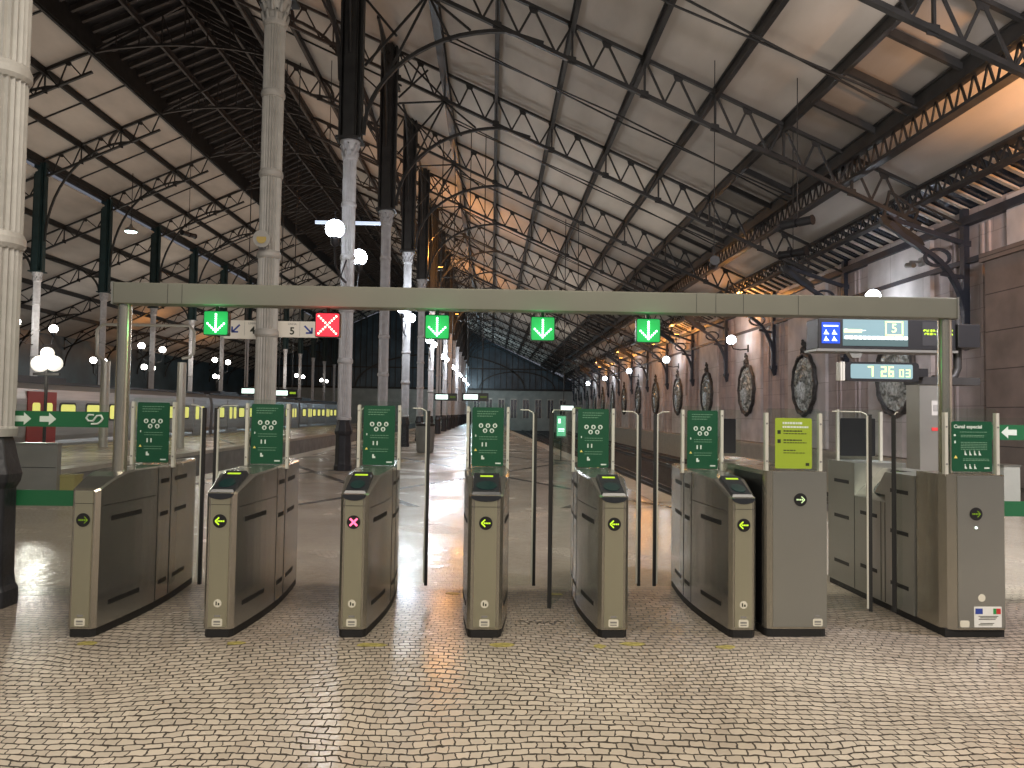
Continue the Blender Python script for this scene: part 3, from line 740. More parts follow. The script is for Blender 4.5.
# sodium floods under the canopy, some of them lit orange
so0 = thing('sodium_floodlight', '', 'floodlight', group='orange floodlights under the canopy')
b = MB(); b.box(-.16, .16, -.12, .12, -.12, .03); b.build('housing', 'iron', so0)
b = MB(); b.box(-.13, .13, -.09, .09, .03, .05); b.build('lens', 'lamp_orange', so0)
b = MB(); b.bar((0, 0, -.1), (0, 0, -.55), .04); b.bar((0, 0, -.5), (.9, 0, -.5), .05); b.build('mount', 'iron', so0)
for i, y in enumerate((14.2, 33.6, 46.6, 53.5, 66.8, 80)):
    o = so0 if i == 0 else dup(so0)
    o.location = (11.5, y, 6.55); o['label'] = 'upturned floodlight glowing orange below the glass canopy, %s from the gates' % ORD[i]
    light('sodium', 'POINT', (11.15, y, 6.95), 170 if i else 190, ORANGE, .12)
light('sodium', 'SPOT', (10.6, 11.8, 5.2), 1200, (1, .50, .22), .12, rot=(math.radians(150), 0, math.radians(8)), spot=math.radians(76))
light('sodium', 'POINT', (12.0, 15.2, 6.2), 150, ORANGE, .12)
for y in (33, 52): light('sodium', 'POINT', (10.6, y+1.5, 6.4), 60, ORANGE, .15)
# warm floodlights tucked behind the far columns
for i, y in enumerate((42, 62)):
    o = dup(so0); o.location = (-3.0, y, 9.6); o['label'] = 'orange floodlight high behind the main column row, %s one' % ('nearer' if i == 0 else 'farther'); o['group'] = 'orange floodlights in the column row'
    light('sodium', 'POINT', (-2.6, y, 10.4), 420, ORANGE, .2)
for y in (70, 85): light('sodium', 'POINT', (-31, y, 8.0), 130, ORANGE, .3)
light('sodium', 'POINT', (-7.5, 24, 12), 60, (1, .45, .2), .5)
light('sodium', 'POINT', (-7.5, 38, 12), 90, (1, .45, .2), .5)
light('globe_and_fill', 'POINT', (XA+.6, YB[15], 5.75), 900, (.6, .85, 1), .3)  # added fill to lift the far end screen, no globe of its own
# surveillance camera by the wall lamp, conduit, hanging sounders
t = thing('wall_camera', 'small grey camera on an arm beside the nearest wall globe lamp', 'camera', (XW, 21, 6.0))
b = MB(); b.box(-.5, -.12, -.03, .03, -.03, .03); b.box(-.2, -.1, -.1, .1, -.12, .12); b.build('arm', 'box_grey', t)
b = MB(); b.tube([(-.5, .16, -.08), (-.5, -.2, -.14)], .075, 10); b.build('body', 'box_grey', t)
def sounder(lab, x, y, z, rx, L=.6, wire=3.):
    t = thing('hanging_loudspeaker', lab, 'loudspeaker', (x, y, z), rx)
    b = MB(); b.tube([(-L/2, 0, 0), (-.03, 0, 0)], .10, 14); b.build('horn_body', 'concertina', t); b = MB(); b.tube([(.03, 0, 0), (L/2, 0, 0)], .10, 14); b.build('horn_body', 'concertina', t)
    for (u0, u1, rr) in ((-L/2-.03, -L/2, .115), (-.03, .03, .05), (L/2, L/2+.03, .115)):
        b = MB(); b.tube([(u0, 0, 0), (u1, 0, 0)], rr, 14); b.build('rim' if rr > .1 else 'joint', 'concertina', t)
    b = MB(); b.tube([(0, 0, .05), (0, 0, wire)], .012, 5); b.build('cable', 'iron', t); return t
sounder('black twin cylinder loudspeaker hanging under the pale roof strip', 7.0, 17.0, 6.0, -.9, .7, 3.4)
sounder('black twin cylinder loudspeaker hanging by the canopy girder', 7.75, 19.1, 5.75, -.9, .7, 3.3)
sounder('small black loudspeaker hanging upright below the shaded roof strip', 5.3, 17.8, 5.2, 1.35, .5, 4.95)
sounder('small loudspeaker hanging on a cable under the left nave roof', -13.0, 32, 8.9, 1.2, .7, 10.5)
t = thing('spotlight', 'round cream spotlight clamped to the second column above the gate beam', 'spotlight', (XA-.02, YB[1], 4.28))
b = MB(); b.tube([(0, -.18, 0), (0, -.32, -.02)], [.06, .13], 14); b.tube([(0, -.32, -.02), (0, -.36, -.025)], .14, 14); b.build('head', 'cream_paint', t)
b = MB(); b.tube([(0, -.36, -.025), (0, -.364, -.025)], .08, 14); b.build('glass', 'brass', t)

# ------------------------------------------------------------------ train
def car(y0, y1, label):
    t = thing('train_carriage', label, 'train', (-18.3, y0, 0)); L = y1-y0
    b = MB(); b.prism([(-2.8, -.9), (0, -.9), (0, -.05), (-.03, .1), (0, .3), (.02, 1.8), (-.06, 2.2), (-.35, 2.45), (-2.45, 2.45), (-2.8, 2.2)], 0, L); b.build('body', 'train_silver', t)
    b = MB(); b.box(-2.5, -.3, .3, L-.3, 2.44, 2.56); b.box(-2.2, -.6, 3, 6.5, 2.56, 2.75); b.build('roof', 'train_dark', t)
    b = MB(); b.box(-2.6, -.06, .5, L-.5, -1.0, -.55); b.build('underframe', 'train_dark', t)
    y = .9; i = 0
    while y < L-2.2:
        if i % 4 == 1:
            d = MB(); d.box(.0, .045, y-.2, y+1.75, -.02, 2.1); d = d.build('door', 'train_red' if i == 1 and y0 < 30 else 'train_silver', t)
            g = MB(); g.prism(rrect(y+.1, y+.6, .85, 1.65, .1), .04, .06, 'x'); g.build('door_window', 'train_window', d); g = MB(); g.prism(rrect(y+.95, y+1.45, .85, 1.65, .1), .04, .06, 'x'); g.build('door_window', 'train_window', d)
            y += 2.1
        else:
            g = MB(); g.prism(rrect(y-.08, y+1.18, .87, 1.68, .14), .0, .035, 'x'); fr = g.build('window_frame', 'train_dark', t)
            g = MB(); g.prism(rrect(y, y+1.1, .95, 1.60, .12), .03, .045, 'x'); g.build('pane', 'train_window', fr)
            y += 2.05
        i += 1
    return t
car(27.3, 49.3, 'silver train carriage with yellow lit windows and red door, nearest at the far left')
car(49.8, 71.8, 'second silver train carriage with yellow lit windows behind the glass gates')
car(72.3, 94.3, 'third silver train carriage, small behind the column with the platform sign')

car(4.8, 26.8, 'silver train carriage mostly hidden behind the big column at the far left')
p = at(47, 364, 24)
t = thing('cluster_lantern', 'large white lit lantern cluster above the train at the far left', 'lamp', (p.x, 24, p.z))
for (dx, dz, r_) in ((-.22, 0, .26), (.22, .02, .25), (0, .34, .2)):
    b = MB(); b.sphere((dx, 0, dz), r_, 16); b.build('globe', 'lamp_soft', t)
b = MB(); b.tube([(0, 0, -p.z), (0, 0, -.2)], .05, 8); b.box(-.4, .4, -.05, .05, -.36, -.28); b.build('stand', 'iron', t)
light('lantern_and_fill', 'POINT', (p.x+.2, 23.3, p.z+.3), 160, (1, .95, .85), .3)
light('lantern_and_fill', 'POINT', (-12.6, 36, 4.4), 220, (1, .93, .82), .3)  # added fill for the train side, no lantern stands here
# ------------------------------------------------------------------ far platform furniture
t = thing('tube_portal', 'pale tubular frame on two posts over the middle platform', 'frame', (-13.22, 28.8, 0))
b = MB(); b.tube([(-1.43, 0, 3.2), (-1.78, 0, 3.5), (-1.8, 0, 4.45), (-1.6, 0, 4.65), (1.65, 0, 4.65), (1.85, 0, 4.45), (1.85, 0, 3.6), (1.7, 0, 3.45), (1.43, 0, 3.4)], .06, 10); b.build('rail_loop', 'post_white', t)
for x in (-1.43, 1.43):
    b = MB(); b.tube([(x, 0, 0), (x, 0, 3.25)], .16, 16); b.build('post', 'post_white', t)
def hang_display(lab, x, y, z, w=.62, h=.26, extra=True, yellow=False, scr='lcd_white'):
    t = thing('platform_display', lab, 'display', (x, y, z))
    b = MB(); b.box(-w*.6, w*1.0, -.1, .1, -h*.62, h*.62); b.build('housing', 'black', t)
    b = MB(); b.box(-w*.5, w*.35, -.115, -.1, -h*.38, h*.38); b.build('screen', scr, t)
    b = MB()
    for k in range(2): b.box(w*.5, w*.9, -.11, -.1, -h*.12+k*h*.2, -h*.05+k*h*.2)
    b.build('message_line', 'led_lime' if yellow else 'led_lime_dim', t)
    b = MB(); top = (zA(x) if x > XA else zNR(x))-z+.1; b.tube([(-w*.3, 0, h*.6), (-w*.3, 0, top)], .02, 6); b.tube([(w*.6, 0, h*.6), (w*.6, 0, top)], .02, 6); b.build('hanger', 'iron', t)
    return t
for lab, px, py, Y, kw in (('small lit platform display just left of the column with the platform sign', 250, 391, 32, {}),
                      ('small lit platform display right of the column with the platform sign, yellow message', 283, 393, 32, dict(yellow=True)),
                      ('small lit platform display left of the fourth gate poster', 443, 397, 33, dict(w=.62)),
                      ('lit platform display directly above the fourth gate poster', 472, 397, 30, dict(w=.66)),
                      ('small lit display by the right hand track above the fifth gate poster', 568, 408, 36, dict(w=.7))):
    p = at(px, py, Y); hang_display(lab, p.x, p.y, p.z, **kw)
t = thing('platform_sign', 'white platform sign with blue arrows and the numbers 4 and 5 behind the column', 'sign', (XA+.02, YB[1]+.25, 2.86))
b = MB(); b.box(-.73, .76, -.03, .03, -.135, .135); b.box(-.80, -.1, -.035, .035, -.175, -.135); b.build('board', 'sign_white', t)
for x in (-.45, .45):
    b = MB(); b.tube([(x, 0, .13), (x, 0, .7)], .015, 6); b.build('hanger', 'iron', t)
text('lettering', '4', .17, -.325, -.032, -.035, 'print_black', t, bold=.004); text('lettering', '5', .17, .335, -.032, -.035, 'print_black', t, bold=.004)
text('lettering', 'LINHA', .05, -.325, -.032, .085, 'box_grey', t); text('lettering', 'LINHA', .05, .335, -.032, .085, 'box_grey', t)
for x, a_ in ((-.60, -1), (.60, 1)):
    b = MB()
    def seg(x0, z0, x1, z1, w=.028):
        d = Vector((x1-x0, z1-z0)).normalized()*w/2; nx, nz = -d.y, d.x
        b.prism([(x0+nx, z0+nz), (x1+nx, z1+nz), (x1-nx, z1-nz), (x0-nx, z0-nz)], -.034, -.030)
    seg(x-.06*a_, .06, x+.055*a_, -.055); seg(x+.065*a_, -.07, x+.065*a_, .03); seg(x+.07*a_, -.06, x-.035*a_, -.06)
    b.build('arrow', 'label_blue', t)
b = MB(); b.box(-.46, -.456, -.032, -.03, -.12, .12); b.box(.46, .464, -.032, -.03, -.12, .12); b.build('divider', 'box_grey', t)
p = at(353, 223, 30)
t = thing('lit_crossbar', 'pale horizontal catenary bar crossing behind the column with the brightest globes', 'bar', (p.x, 30, p.z))
b = MB(); b.box(-1.5, 1.4, -.05, .05, -.06, .06); b.build('bar', 'crossbar_glow', t)
for x in (-1.0, 1.0):
    b = MB(); b.tube([(x, 0, .06), (x, 0, 7.2)], .015, 6); b.build('hanger', 'iron', t)
# easel poster on the platform near the right track
p = at(561, 439, 24)
t = thing('standing_poster', 'small glowing green poster on a stand beside the right hand track', 'poster', (p.x, 24, 0))
b = MB(); b.box(-.17, .17, -.03, .03, .75, 1.48); b.build('frame', 'green_strip', t)
b = MB(); b.box(-.14, .14, -.036, -.03, .80, 1.43); b.build('panel', mat('poster_lit', (.1, .5, .25), .5, emit=(.12, .55, .28), es=.7), t)
b = MB(); b.box(-.1, .1, -.04, -.036, 1.0, 1.04); b.box(-.1, .1, -.04, -.036, .94, .97); b.box(-.1, -.02, -.04, -.036, 1.2, 1.35); b.build('print', 'lcd_white', t)
b = MB(); b.tube([(0, 0, 0), (0, 0, .75)], .02, 8); b.box(-.2, .2, -.15, .15, 0, .02); b.build('stand', 'iron', t)
t = thing('litter_bin', 'grey round litter bin on the platform left of the fourth gate', 'bin', (-2.45, 28, 0))
b = MB(); b.lathe([(.28, 0), (.32, .05), (.36, 1.0), (.3, 1.05)], 16); b.build('drum', 'box_grey', t)
b = MB(); b.lathe([(.37, .98), (.37, 1.06), (.2, 1.1)], 16); b.build('rim', 'iron', t)

p = at(131, 230, 44)
t = thing('hanging_lamp', 'small greenish white lamp hanging high under the left nave roof', 'lamp', (p.x, 44, p.z))
b = MB(); b.lathe([(.35, -.1), (.30, .05), (.1, .2), (.05, .35)], 14); b.build('shade', 'box_grey', t)
b = MB(); b.lathe([(.30, -.14), (.33, -.10)], 14); b.build('lens', 'lamp_teal', t)
b = MB(); b.tube([(0, 0, .3), (0, 0, zL(p.x)-p.z if p.x < XBL else zNL(p.x)-p.z)], .02, 6); b.build('cable', 'iron', t)
p = at(1012, 470, 12.5)
t = thing('grey_cabinet', 'pale grey box standing behind the right green barrier', 'cabinet', (p.x, 12.5, 0))
b = MB(); b.box(-.14, .14, 0, .3, 0, .72); b.build('body', 'facade', t); b = MB(); b.box(-.15, .15, -.015, .31, .72, .75); b.build('top', 'steel_grey', t)
# grey box and yellow crate seen past the left barrier
p = at(37, 466, 12.5)
t = thing('grey_cabinet', 'low grey metal box standing behind the left green barrier', 'cabinet', (p.x, 12.5, 0))
b = MB(); b.box(-.36, .32, 0, .12, 0, .88); b.build('body', 'box_grey', t); b = MB(); b.box(-.37, .33, -.015, .135, .88, .905); b.build('top', 'steel_grey', t)
b = MB(); b.box(-.34, .3, -.006, 0, .50, .508); b.build('seam', 'rubber', t)
p = at(65, 483, 12.6)
t = thing('yellow_crate', 'small dull yellow box beside the grey cabinet', 'box', (p.x, 12.6, 0))
b = MB(); b.box(-.15, .15, 0, .25, 0, .34); b.build('body', 'box_yellow', t)
b = MB(); b.box(-.16, .16, -.01, .26, .34, .38); b.build('lid', 'box_yellow', t)

# ------------------------------------------------------------------ ticket gates
YG = 5.02                                            # fronts of the cabinets
def sx(y, w, bow=.052):                              # half width of a cabinet at depth y
    if y < .03: return w-.022+.022*y/.03
    t = min(1, (y-.03)/1.45); v = w + bow*math.sin(PI*t)
    if y > 1.48: v *= math.cos(min(1, (y-1.48)/.20)*1.15)
    return v
def ztop(y, reader):
    if reader: return .945 + (.105*min(1, y/.30)) + .02*max(0, min(1, (y-.3)/.5))
    return .955 + .11*math.sin(min(1, y/.42)*PI/2)
def gate_body(t, w, reader, sidem):
    ysl = [0, .012, .03, .1, .2, .3, .42, .52, .62, .73, .74, .85, .96, .97, 1.08, 1.2, 1.3, 1.4, 1.48, 1.54, 1.60, 1.65, 1.68]
    def section(y0, y1, name, m):
        yy = [y for y in ysl if y0-1e-6 <= y <= y1+1e-6]; b = MB(); vs = []; 
        for y in yy:
            h = sx(y, w); z = ztop(y, reader); e = .012
            vs += [(-h, y, .055), (-h, y, z-e), (-h+e, y, z), (h-e, y, z), (h, y, z-e), (h, y, .055)]
        n = len(yy); fs = []
        for i in range(n-1):
            for k in range(6): fs.append((i*6+k, i*6+(k+1) % 6, (i+1)*6+(k+1) % 6, (i+1)*6+k))
        fs += [(0, 1, 2, 3, 4, 5), tuple((n-1)*6+k for k in (5, 4, 3, 2, 1, 0))]
        b.add(vs, fs); return b.build(name, m, t)
    section(0, .03, 'front_frame', 'steel'); section(.03, .73, 'front_body', sidem); section(.74, .96, 'middle_body', sidem); section(.97, 1.68, 'rear_body', sidem)
    b = MB(); b.box(-w+.012, w-.012, .72, .98, .07, ztop(.8, reader)-.02); b.build('core', 'rubber', t)
    b = MB(); vs = []
    for y in ysl: vs += [(-sx(y, w)+.006, y+.006, 0), (-sx(y, w)+.006, y+.006, .06), (sx(y, w)-.006, y+.006, .06), (sx(y, w)-.006, y+.006, 0)]
    n = len(ysl); b.add(vs, [(i*4+k, i*4+(k+1) % 4, (i+1)*4+(k+1) % 4, (i+1)*4+k) for i in range(n-1) for k in range(4)]+[(0, 1, 2, 3), (n*4-1, n*4-2, n*4-3, n*4-4)])
    b.build('plinth', 'rubber', t)
    for (yc, hw) in ((.735, .0025), (.965, .0055)):
        for sg in (-1, 1):
            x = sg*sx(yc, w); b = MB(); b.box(min(x-sg*.02, x+sg*.002), max(x-sg*.02, x+sg*.002), yc-hw, yc+hw, .06, ztop(yc, reader)-.006); b.build('panel_gap', 'rubber', t)
    b = MB(); b.box(-w*.62, w*.62, -.006, 0, .07, ztop(0, reader)-.004); b.build('front_panel', 'steel_front', t)
    b = MB(); b.box(-w+.02, w-.02, -.0075, -.002, .868, .871); b.build('front_seam', 'rubber', t)
    for sg in (-1, 1):
        for (y0, y1) in ((.14, .50), (.78, .92), (1.05, 1.32)):
            for z in ((.74, .18) if y0 < .5 else (.93, .68, .17)):
                b = MB(); vs = []
                for y in (y0, (y0+y1)/2, y1):
                    x = sg*sx(y, w)
                    vs += [(x-sg*.004, y, z), (x+sg*.0025, y, z), (x+sg*.0025, y, z+.032), (x-sg*.004, y, z+.032)]
                b.add(vs, [(i*4+k, i*4+(k+1) % 4, (i+1)*4+(k+1) % 4, (i+1)*4+k) for i in range(2) for k in range(4)]+[(0, 1, 2, 3), (11, 10, 9, 8)])
                b.build('vent_slot', 'rubber', t)
        b = MB(); y = .05
        vs = []
        for yy in (.06, .25, .45, .62, .72):
            x = sg*sx(yy, w); vs += [(x-sg*.003, yy, .848), (x+sg*.0015, yy, .848), (x+sg*.0015, yy, .852), (x-sg*.003, yy, .852)]
        b.add(vs, [(i*4+k, i*4+(k+1) % 4, (i+1)*4+(k+1) % 4, (i+1)*4+k) for i in range(4) for k in range(4)]); b.build('side_seam', 'rubber', t)
def led(t, state, x=0, y=-.006, z=.762, r=.042):
    b = MB(); disc(b, x, y, z, r+.003, .004, 24); bz = b.build('status_light', 'black', t)
    b = MB()
    def seg(x0, z0, x1, z1, w=.009):
        d = Vector((x1-x0, z1-z0)).normalized()*w/2; nx, nz = -d.y, d.x
        b.prism([(x+x0+nx, z+z0+nz), (x+x1+nx, z+z1+nz), (x+x1-nx, z+z1-nz), (x+x0-nx, z+z0-nz)], y-.006, y-.0035)
    if state == 'left':
        seg(-.029, 0, -.004, .024, .008); seg(-.029, 0, -.004, -.024, .008); m = 'led_lime'
        for k in range(4): seg(-.014+k*.012, 0, -.006+k*.012, 0, .010)
    elif state == 'right':
        seg(.029, 0, .006, .022, .006); seg(.029, 0, .006, -.022, .006); m = 'print_lit'
        for k in range(4): seg(-.028+k*.012, 0, -.020+k*.012, 0, .010)
    elif state == 'cross': seg(-.024, -.024, .024, .024, .013); seg(-.024, .024, .024, -.024, .013); m = 'led_magenta'
    else:
        for k in range(5): seg(-.028+k*.012, 0, -.021+k*.012, 0, .011)
        seg(.008, .022, .030, 0, .004); seg(.008, -.022, .030, 0, .004); m = 'led_lime_dim'
    b.build('symbol', m, bz)
def stickers(t, x=0, z1=True, zz=.225):
    if z1:
        b = MB(); disc(b, x, -.0065, zz, .026, .0015, 20); s1 = b.build('round_sticker', 'sticker', t)
        b = MB(); b.box(x-.012, x-.004, -.0095, -.008, zz-.012, zz+.012); b.box(x+.003, x+.013, -.0095, -.008, zz-.012, zz+.003); b.build('print', 'print_black', s1)
    b = MB(); b.prism(rrect(x-.034, x+.034, .075, .125, .01), -.0085, -.006); s1 = b.build('square_sticker', 'sticker', t)
    b = MB(); b.box(x-.022, x+.022, -.0095, -.0085, .085, .092); b.box(x-.022, x+.022, -.0095, -.0085, .10, .112); b.build('print', 'box_grey', s1)
    b = MB(); b.box(x-.02, x+.02, -.0075, -.006, .135, .148); b.build('small_print', 'box_grey', t)
def reader(t, w):
    b = MB(); ang = math.atan2(.105, .30)
    def pl(y, h=0): return .945+.105*y/.30+h
    # dark reader housing lying on the sloped top
    b.add([(-w+.018, .012, pl(.012)), (w-.018, .012, pl(.012)), (w-.018, .29, pl(.29)), (-w+.018, .29, pl(.29)),
           (-w+.03, .02, pl(.02, .016)), (w-.03, .02, pl(.02, .016)), (w-.03, .28, pl(.28, .03)), (-w+.03, .28, pl(.28, .03))],
          [(0, 1, 5, 4), (1, 2, 6, 5), (2, 3, 7, 6), (3, 0, 4, 7), (4, 5, 6, 7)])
    b.prism([(-w+.016, .943)]+[((w-.016)*-math.cos(PI*k/12), .938-.034*math.sin(PI*k/12)) for k in range(13)]+[(w-.016, .943)], -.012, .010)
    h = b.build('card_reader', 'dark_plastic', t)
    b = MB(); n = 20; vs = []
    for zz in (.0165, .021):
        vs += [((w-.045)*math.cos(2*PI*k/n), .105+.062*math.sin(2*PI*k/n), pl(.105+.062*math.sin(2*PI*k/n), zz+.003)) for k in range(n)]
    b.add(vs, [tuple(range(n, 2*n))]+[(k, (k+1) % n, n+(k+1) % n, n+k) for k in range(n)]); b.build('reader_pad', 'reader_glass', h)
    b = MB(); b.add([(-.045, .222, pl(.222, .029)), (.045, .222, pl(.222, .029)), (.045, .242, pl(.242, .031)), (-.045, .242, pl(.242, .031))], [(0, 1, 2, 3)]); b.build('display', 'led_lime_mid', h)
def poster(t, w, y, kind='green', x=0, z0=1.075, z1=1.545, gw=None, glass_top=1.58, zb=1.06):
    gw = gw or w+.035
    b = MB(); b.prism(rrect(x-gw, x+gw, zb, glass_top, .02), y+.006, y+.014); b.build('glass_screen', 'sign_glass', t)
    for sg in (-1, 1):
        b = MB(); b.box(x+sg*gw-.011, x+sg*gw+.011, y-.005, y+.03, zb-.02, glass_top-.03); u = b.build('upright', 'post_white', t)
        b = MB()
        for zz in (z0+.05, z1-.04): disc(b, x+sg*gw, y-.005, zz, .007, .003, 10)
        b.build('bolt', 'box_grey', u)
    pm = 'green_panel' if kind != 'lime' else 'lime_panel'
    b = MB(); b.prism(rrect(x-w, x+w, z0, z1, .012), y, y+.005); p = b.build('poster', pm, t)
    yy = y-.0006; H = z1-z0
    wr = random.Random(3)
    def lines(z, x0, x1, hh, m, name='small_print'):
        b = MB(); xx = x0
        while xx < x1-.004:
            l = wr.uniform(.008, .022); b.box(xx, min(xx+l, x1), yy-.0004, yy+.0004, z-hh/2, z+hh/2); xx += l+.004
        b.build(name, m, p)
    if kind == 'green':
        for k, zf in enumerate((.93, .89, .85)): lines(z0+H*zf, x-w*.7, x+w*(.7-.2*k), .005, 'print_dim')
        b = MB()
        for px, pz in ((-.062, .69), (0, .69), (.062, .69), (-.025, .605), (.035, .605)): disc(b, x+px*.9, yy, z0+H*pz, .018, .0006, 16)
        b.build('pictogram', 'print_white', p)
        b = MB()
        for px, pz in ((-.062, .69), (0, .69), (.062, .69), (-.025, .605), (.035, .605)): b.box(x+px*.9-.007, x+px*.9+.007, yy-.001, yy-.0005, z0+H*pz-.011, z0+H*pz+.008)
        b.build('pictogram_figure', 'green_panel', p)
        b = MB()
        for px in (-.03, .0, ): b.box(x+px-.018, x+px-.008, yy-.0006, yy, z0+H*.37-.016, z0+H*.37+.016)
        b.box(x-.05, x-.036, yy-.0006, yy, z0+H*.15-.015, z0+H*.15+.015); b.box(x-.036, x-.026, yy-.0006, yy, z0+H*.15-.015, z0+H*.15)
        b.box(x+w*.5, x+w*.85, yy-.0006, yy, z0+.02, z0+.03); b.box(x-w*.8, x-w*.74, yy-.0006, yy, z0+H*.5, z0+H*.5+.016)
        b.build('pictogram', 'print_white', p)
        b = MB(); b.prism([(x-w*.86, z0+H*.26), (x-w*.68, z0+H*.26), (x-w*.77, z0+H*.30)], yy-.0006, yy); b.build('warning_mark', 'print_yellow', p)
        for zf in (.50, .46, .27, .23): lines(z0+H*zf, x-w*.55, x+w*.6, .004, 'print_dim')
    elif kind == 'special':
        text('title', 'Canal especial', .034, x-w+.015, yy, z1-.038, 'print_white', p, 'LEFT', xs=1.05, bold=.0008)
        lines(z1-.075, x-w*.6, x+w*.75, .004, 'print_dim')
        for zf in (.72, .69): lines(z0+H*zf, x-w*.55, x+w*.6, .004, 'print_dim')
        for zf in (.58, .545, .51, .475, .44): lines(z0+H*zf, x-w*.55, x+w*.75, .004, 'print_dim')
        for zf in (.25, .22): lines(z0+H*zf, x-w*.45, x+w*.85, .004, 'print_dim')
        b = MB()
        for row, zf, cnt in ((0, .37, 4), (1, .10, 3)):
            for k in range(cnt):
                xx = x-w*.35+k*.034; z = z0+H*zf
                b.prism([(xx-.003, z-.016), (xx+.016, z-.016), (xx+.008, z-.004), (xx+.004, z+.006), (xx-.003, z+.006)], yy-.0006, yy); disc(b, xx, yy, z+.012, .004, .0006, 8)
        disc(b, x-w*.85, yy, z0+H*.72, .008, .0006, 10); b.box(x-w*.88, x-w*.8, yy-.0006, yy, z0+H*.56, z0+H*.61); b.box(x+w*.6, x+w*.85, yy-.0006, yy, z0+.02, z0+.03)
        b.build('pictogram', 'print_white', p)
        b = MB(); b.prism([(x-w*.9, z0+H*.26), (x-w*.72, z0+H*.26), (x-w*.81, z0+H*.32)], yy-.0006, yy); b.build('warning_mark', 'print_yellow', p)
    elif kind == 'lime':
        lines(z1-.035, x-w*.6, x+w*.5, .015, 'print_white', 'title'); lines(z1-.062, x-w*.6, x+w*.8, .013, 'print_white', 'title')
        for k, zf in enumerate((.72, .54)):
            b = MB(); b.box(x-w*.88, x-w*.7, yy-.0006, yy, z0+H*zf-.013, z0+H*zf+.013); b.build('square_icon', 'print_black', p)
            lines(z0+H*zf+.008, x-w*.55, x+w*.5, .009, 'print_black'); lines(z0+H*zf-.010, x-w*.55, x+w*.7, .006, 'print_black')
        lines(z0+H*.36, x-w*.55, x+w*.1, .007, 'print_black'); lines(z0+H*.31, x-w*.55, x+w*.6, .005, 'print_black')
        b = MB(); b.box(x+w*.65, x+w*.85, yy-.0006, yy, z0+.02, z0+.04); b.build('small_mark', 'print_black', p)
def leaf(t, hx, hy, fx, fy, z0=.10, z1=1.53):
    """clear glass flap from hinge (hx,hy) to free edge (fx,fy), with pale rim and black rubber on the free edge"""
    L = math.hypot(fx-hx, fy-hy); a = math.atan2(fy-hy, fx-hx)
    b = MB(); b.prism(rrect(0, L, z0, z1, min(.06, L*.4)), -.005, .005); g = b.build('glass_flap', 'clear_glass', t, (hx, hy, 0), (0, 0, a))
    b = MB()
    b.box(L-.014, L-.002, -.01, .01, z0+.02, z1-.03); b.build('rim', 'post_white', g)
    b = MB(); b.box(L-.002, L+.022, -.013, .013, z0, z1-.02); b.build('rubber_edge', 'rubber', g)
    b = MB(); b.tube([(L*.5, 0, z1), (L-.05, 0, z1-.002), (L-.015, 0, z1-.02), (L-.006, 0, z1-.05)], .005, 6); b.build('top_rim', 'post_white', g)
GT = 'ticket gate cabinets'
lab = ['steel ticket gate cabinet at the left end of the row, under the beam post',
       'steel ticket gate cabinet second from the left, green arrow, turned side visible',
       'steel ticket gate cabinet with the pink red cross light',
       'narrow steel ticket gate cabinet in the middle, green arrow, seen straight on',
       'steel ticket gate cabinet under the third green arrow, dark side facing left',
       'steel ticket gate cabinet standing against the wide cabinet with the lime poster']
geo = [(-2.64, .092, False, 'none'), (-1.76, .099, True, 'left'), (-.885, .094, True, 'cross'), (-.027, .118, True, 'left'), (.84, .102, True, 'left'), (1.727, .094, True, 'left')]
for i, (x, w, rd, stt) in enumerate(geo):
    t = thing('ticket_gate', lab[i], 'ticket gate', (x - (.02 if i < 3 else 0), YG+.018*(x+2.64), 0), (-.017 if i < 3 else 0) if i < 4 else .022, GT)
    gate_body(t, w, rd, 'steel_side')
    led(t, stt); stickers(t, z1=(i in (1, 2, 3, 5)))
    if rd: reader(t, w)
    poster(t, .125, .93)
    h = sx(1.2, w)
    def fx(wx): return wx - x + .02                    # free edge given as a place along the row
    Lx = {0: [(h, 1.1, fx(-2.34), 1.1)], 1: [(-h, 1.1, fx(-2.236), 1.1)], 2: [(-h, 1.1, fx(-1.076), 1.02), (h, 1.1, fx(-.54), 1.1)], 3: [(-h, 1.1, fx(-.198), 1.02), (h, 1.1, fx(.334), 1.1)],
          4: [(-h, 1.1, fx(.43), .40), (h, 1.1, fx(1.223), 1.1)], 5: [(-h, 1.1, fx(1.372), 1.1)]}[i]
    for q in Lx: leaf(t, *q)
# wide cabinet with the lime poster
t = thing('wide_ticket_gate', 'wide steel gate cabinet with lime green poster and arrow pointing right', 'ticket gate', (2.112, 5.135, 0), .018)
b = MB(); W2 = .221
out = rrect(-W2, W2, 0, 1.75, .05)
b.prism([(x, y) for x, y in out], .055, 1.13, 'z'); b.build('body', 'steel', t)
b = MB(); b.prism([(x*.98, y+.006) for x, y in out], 0, .06, 'z'); b.build('plinth', 'rubber', t)
b = MB(); b.box(-.170, .205, -.005, .01, .07, 1.125); b.build('front_panel', 'steel_grey', t)
b = MB(); b.box(.004+W2-.01, W2+.004, .25, .9, .75, .78); b.box(.004+W2-.01, W2+.004, .25, .9, .25, .28); b.build('vent_slot', 'rubber', t)
b = MB(); b.box(-W2-.004, -W2+.01, .055, .62, .07, 1.10); b.build('side_shade', 'black', t)  # black sheet standing in for the shade between the two cabinets
led(t, 'right', .02, -.005, .935); stickers(t, .14, False)
poster(t, .130, .03, 'lime', -.012, 1.145, 1.495, .19, 1.56, 1.135)
b = MB(); b.prism(rrect(-.02, .11, 1.17, 1.48, .008), 1.55, 1.56); b.build('rear_poster_back', 'black', t)
b = MB(); b.prism(rrect(-.15, .16, 1.135, 1.56, .02), 1.565, 1.573); b.build('rear_glass_screen', 'sign_glass', t)
leaf(t, W2, .52, .70, .37, .08, 1.55)
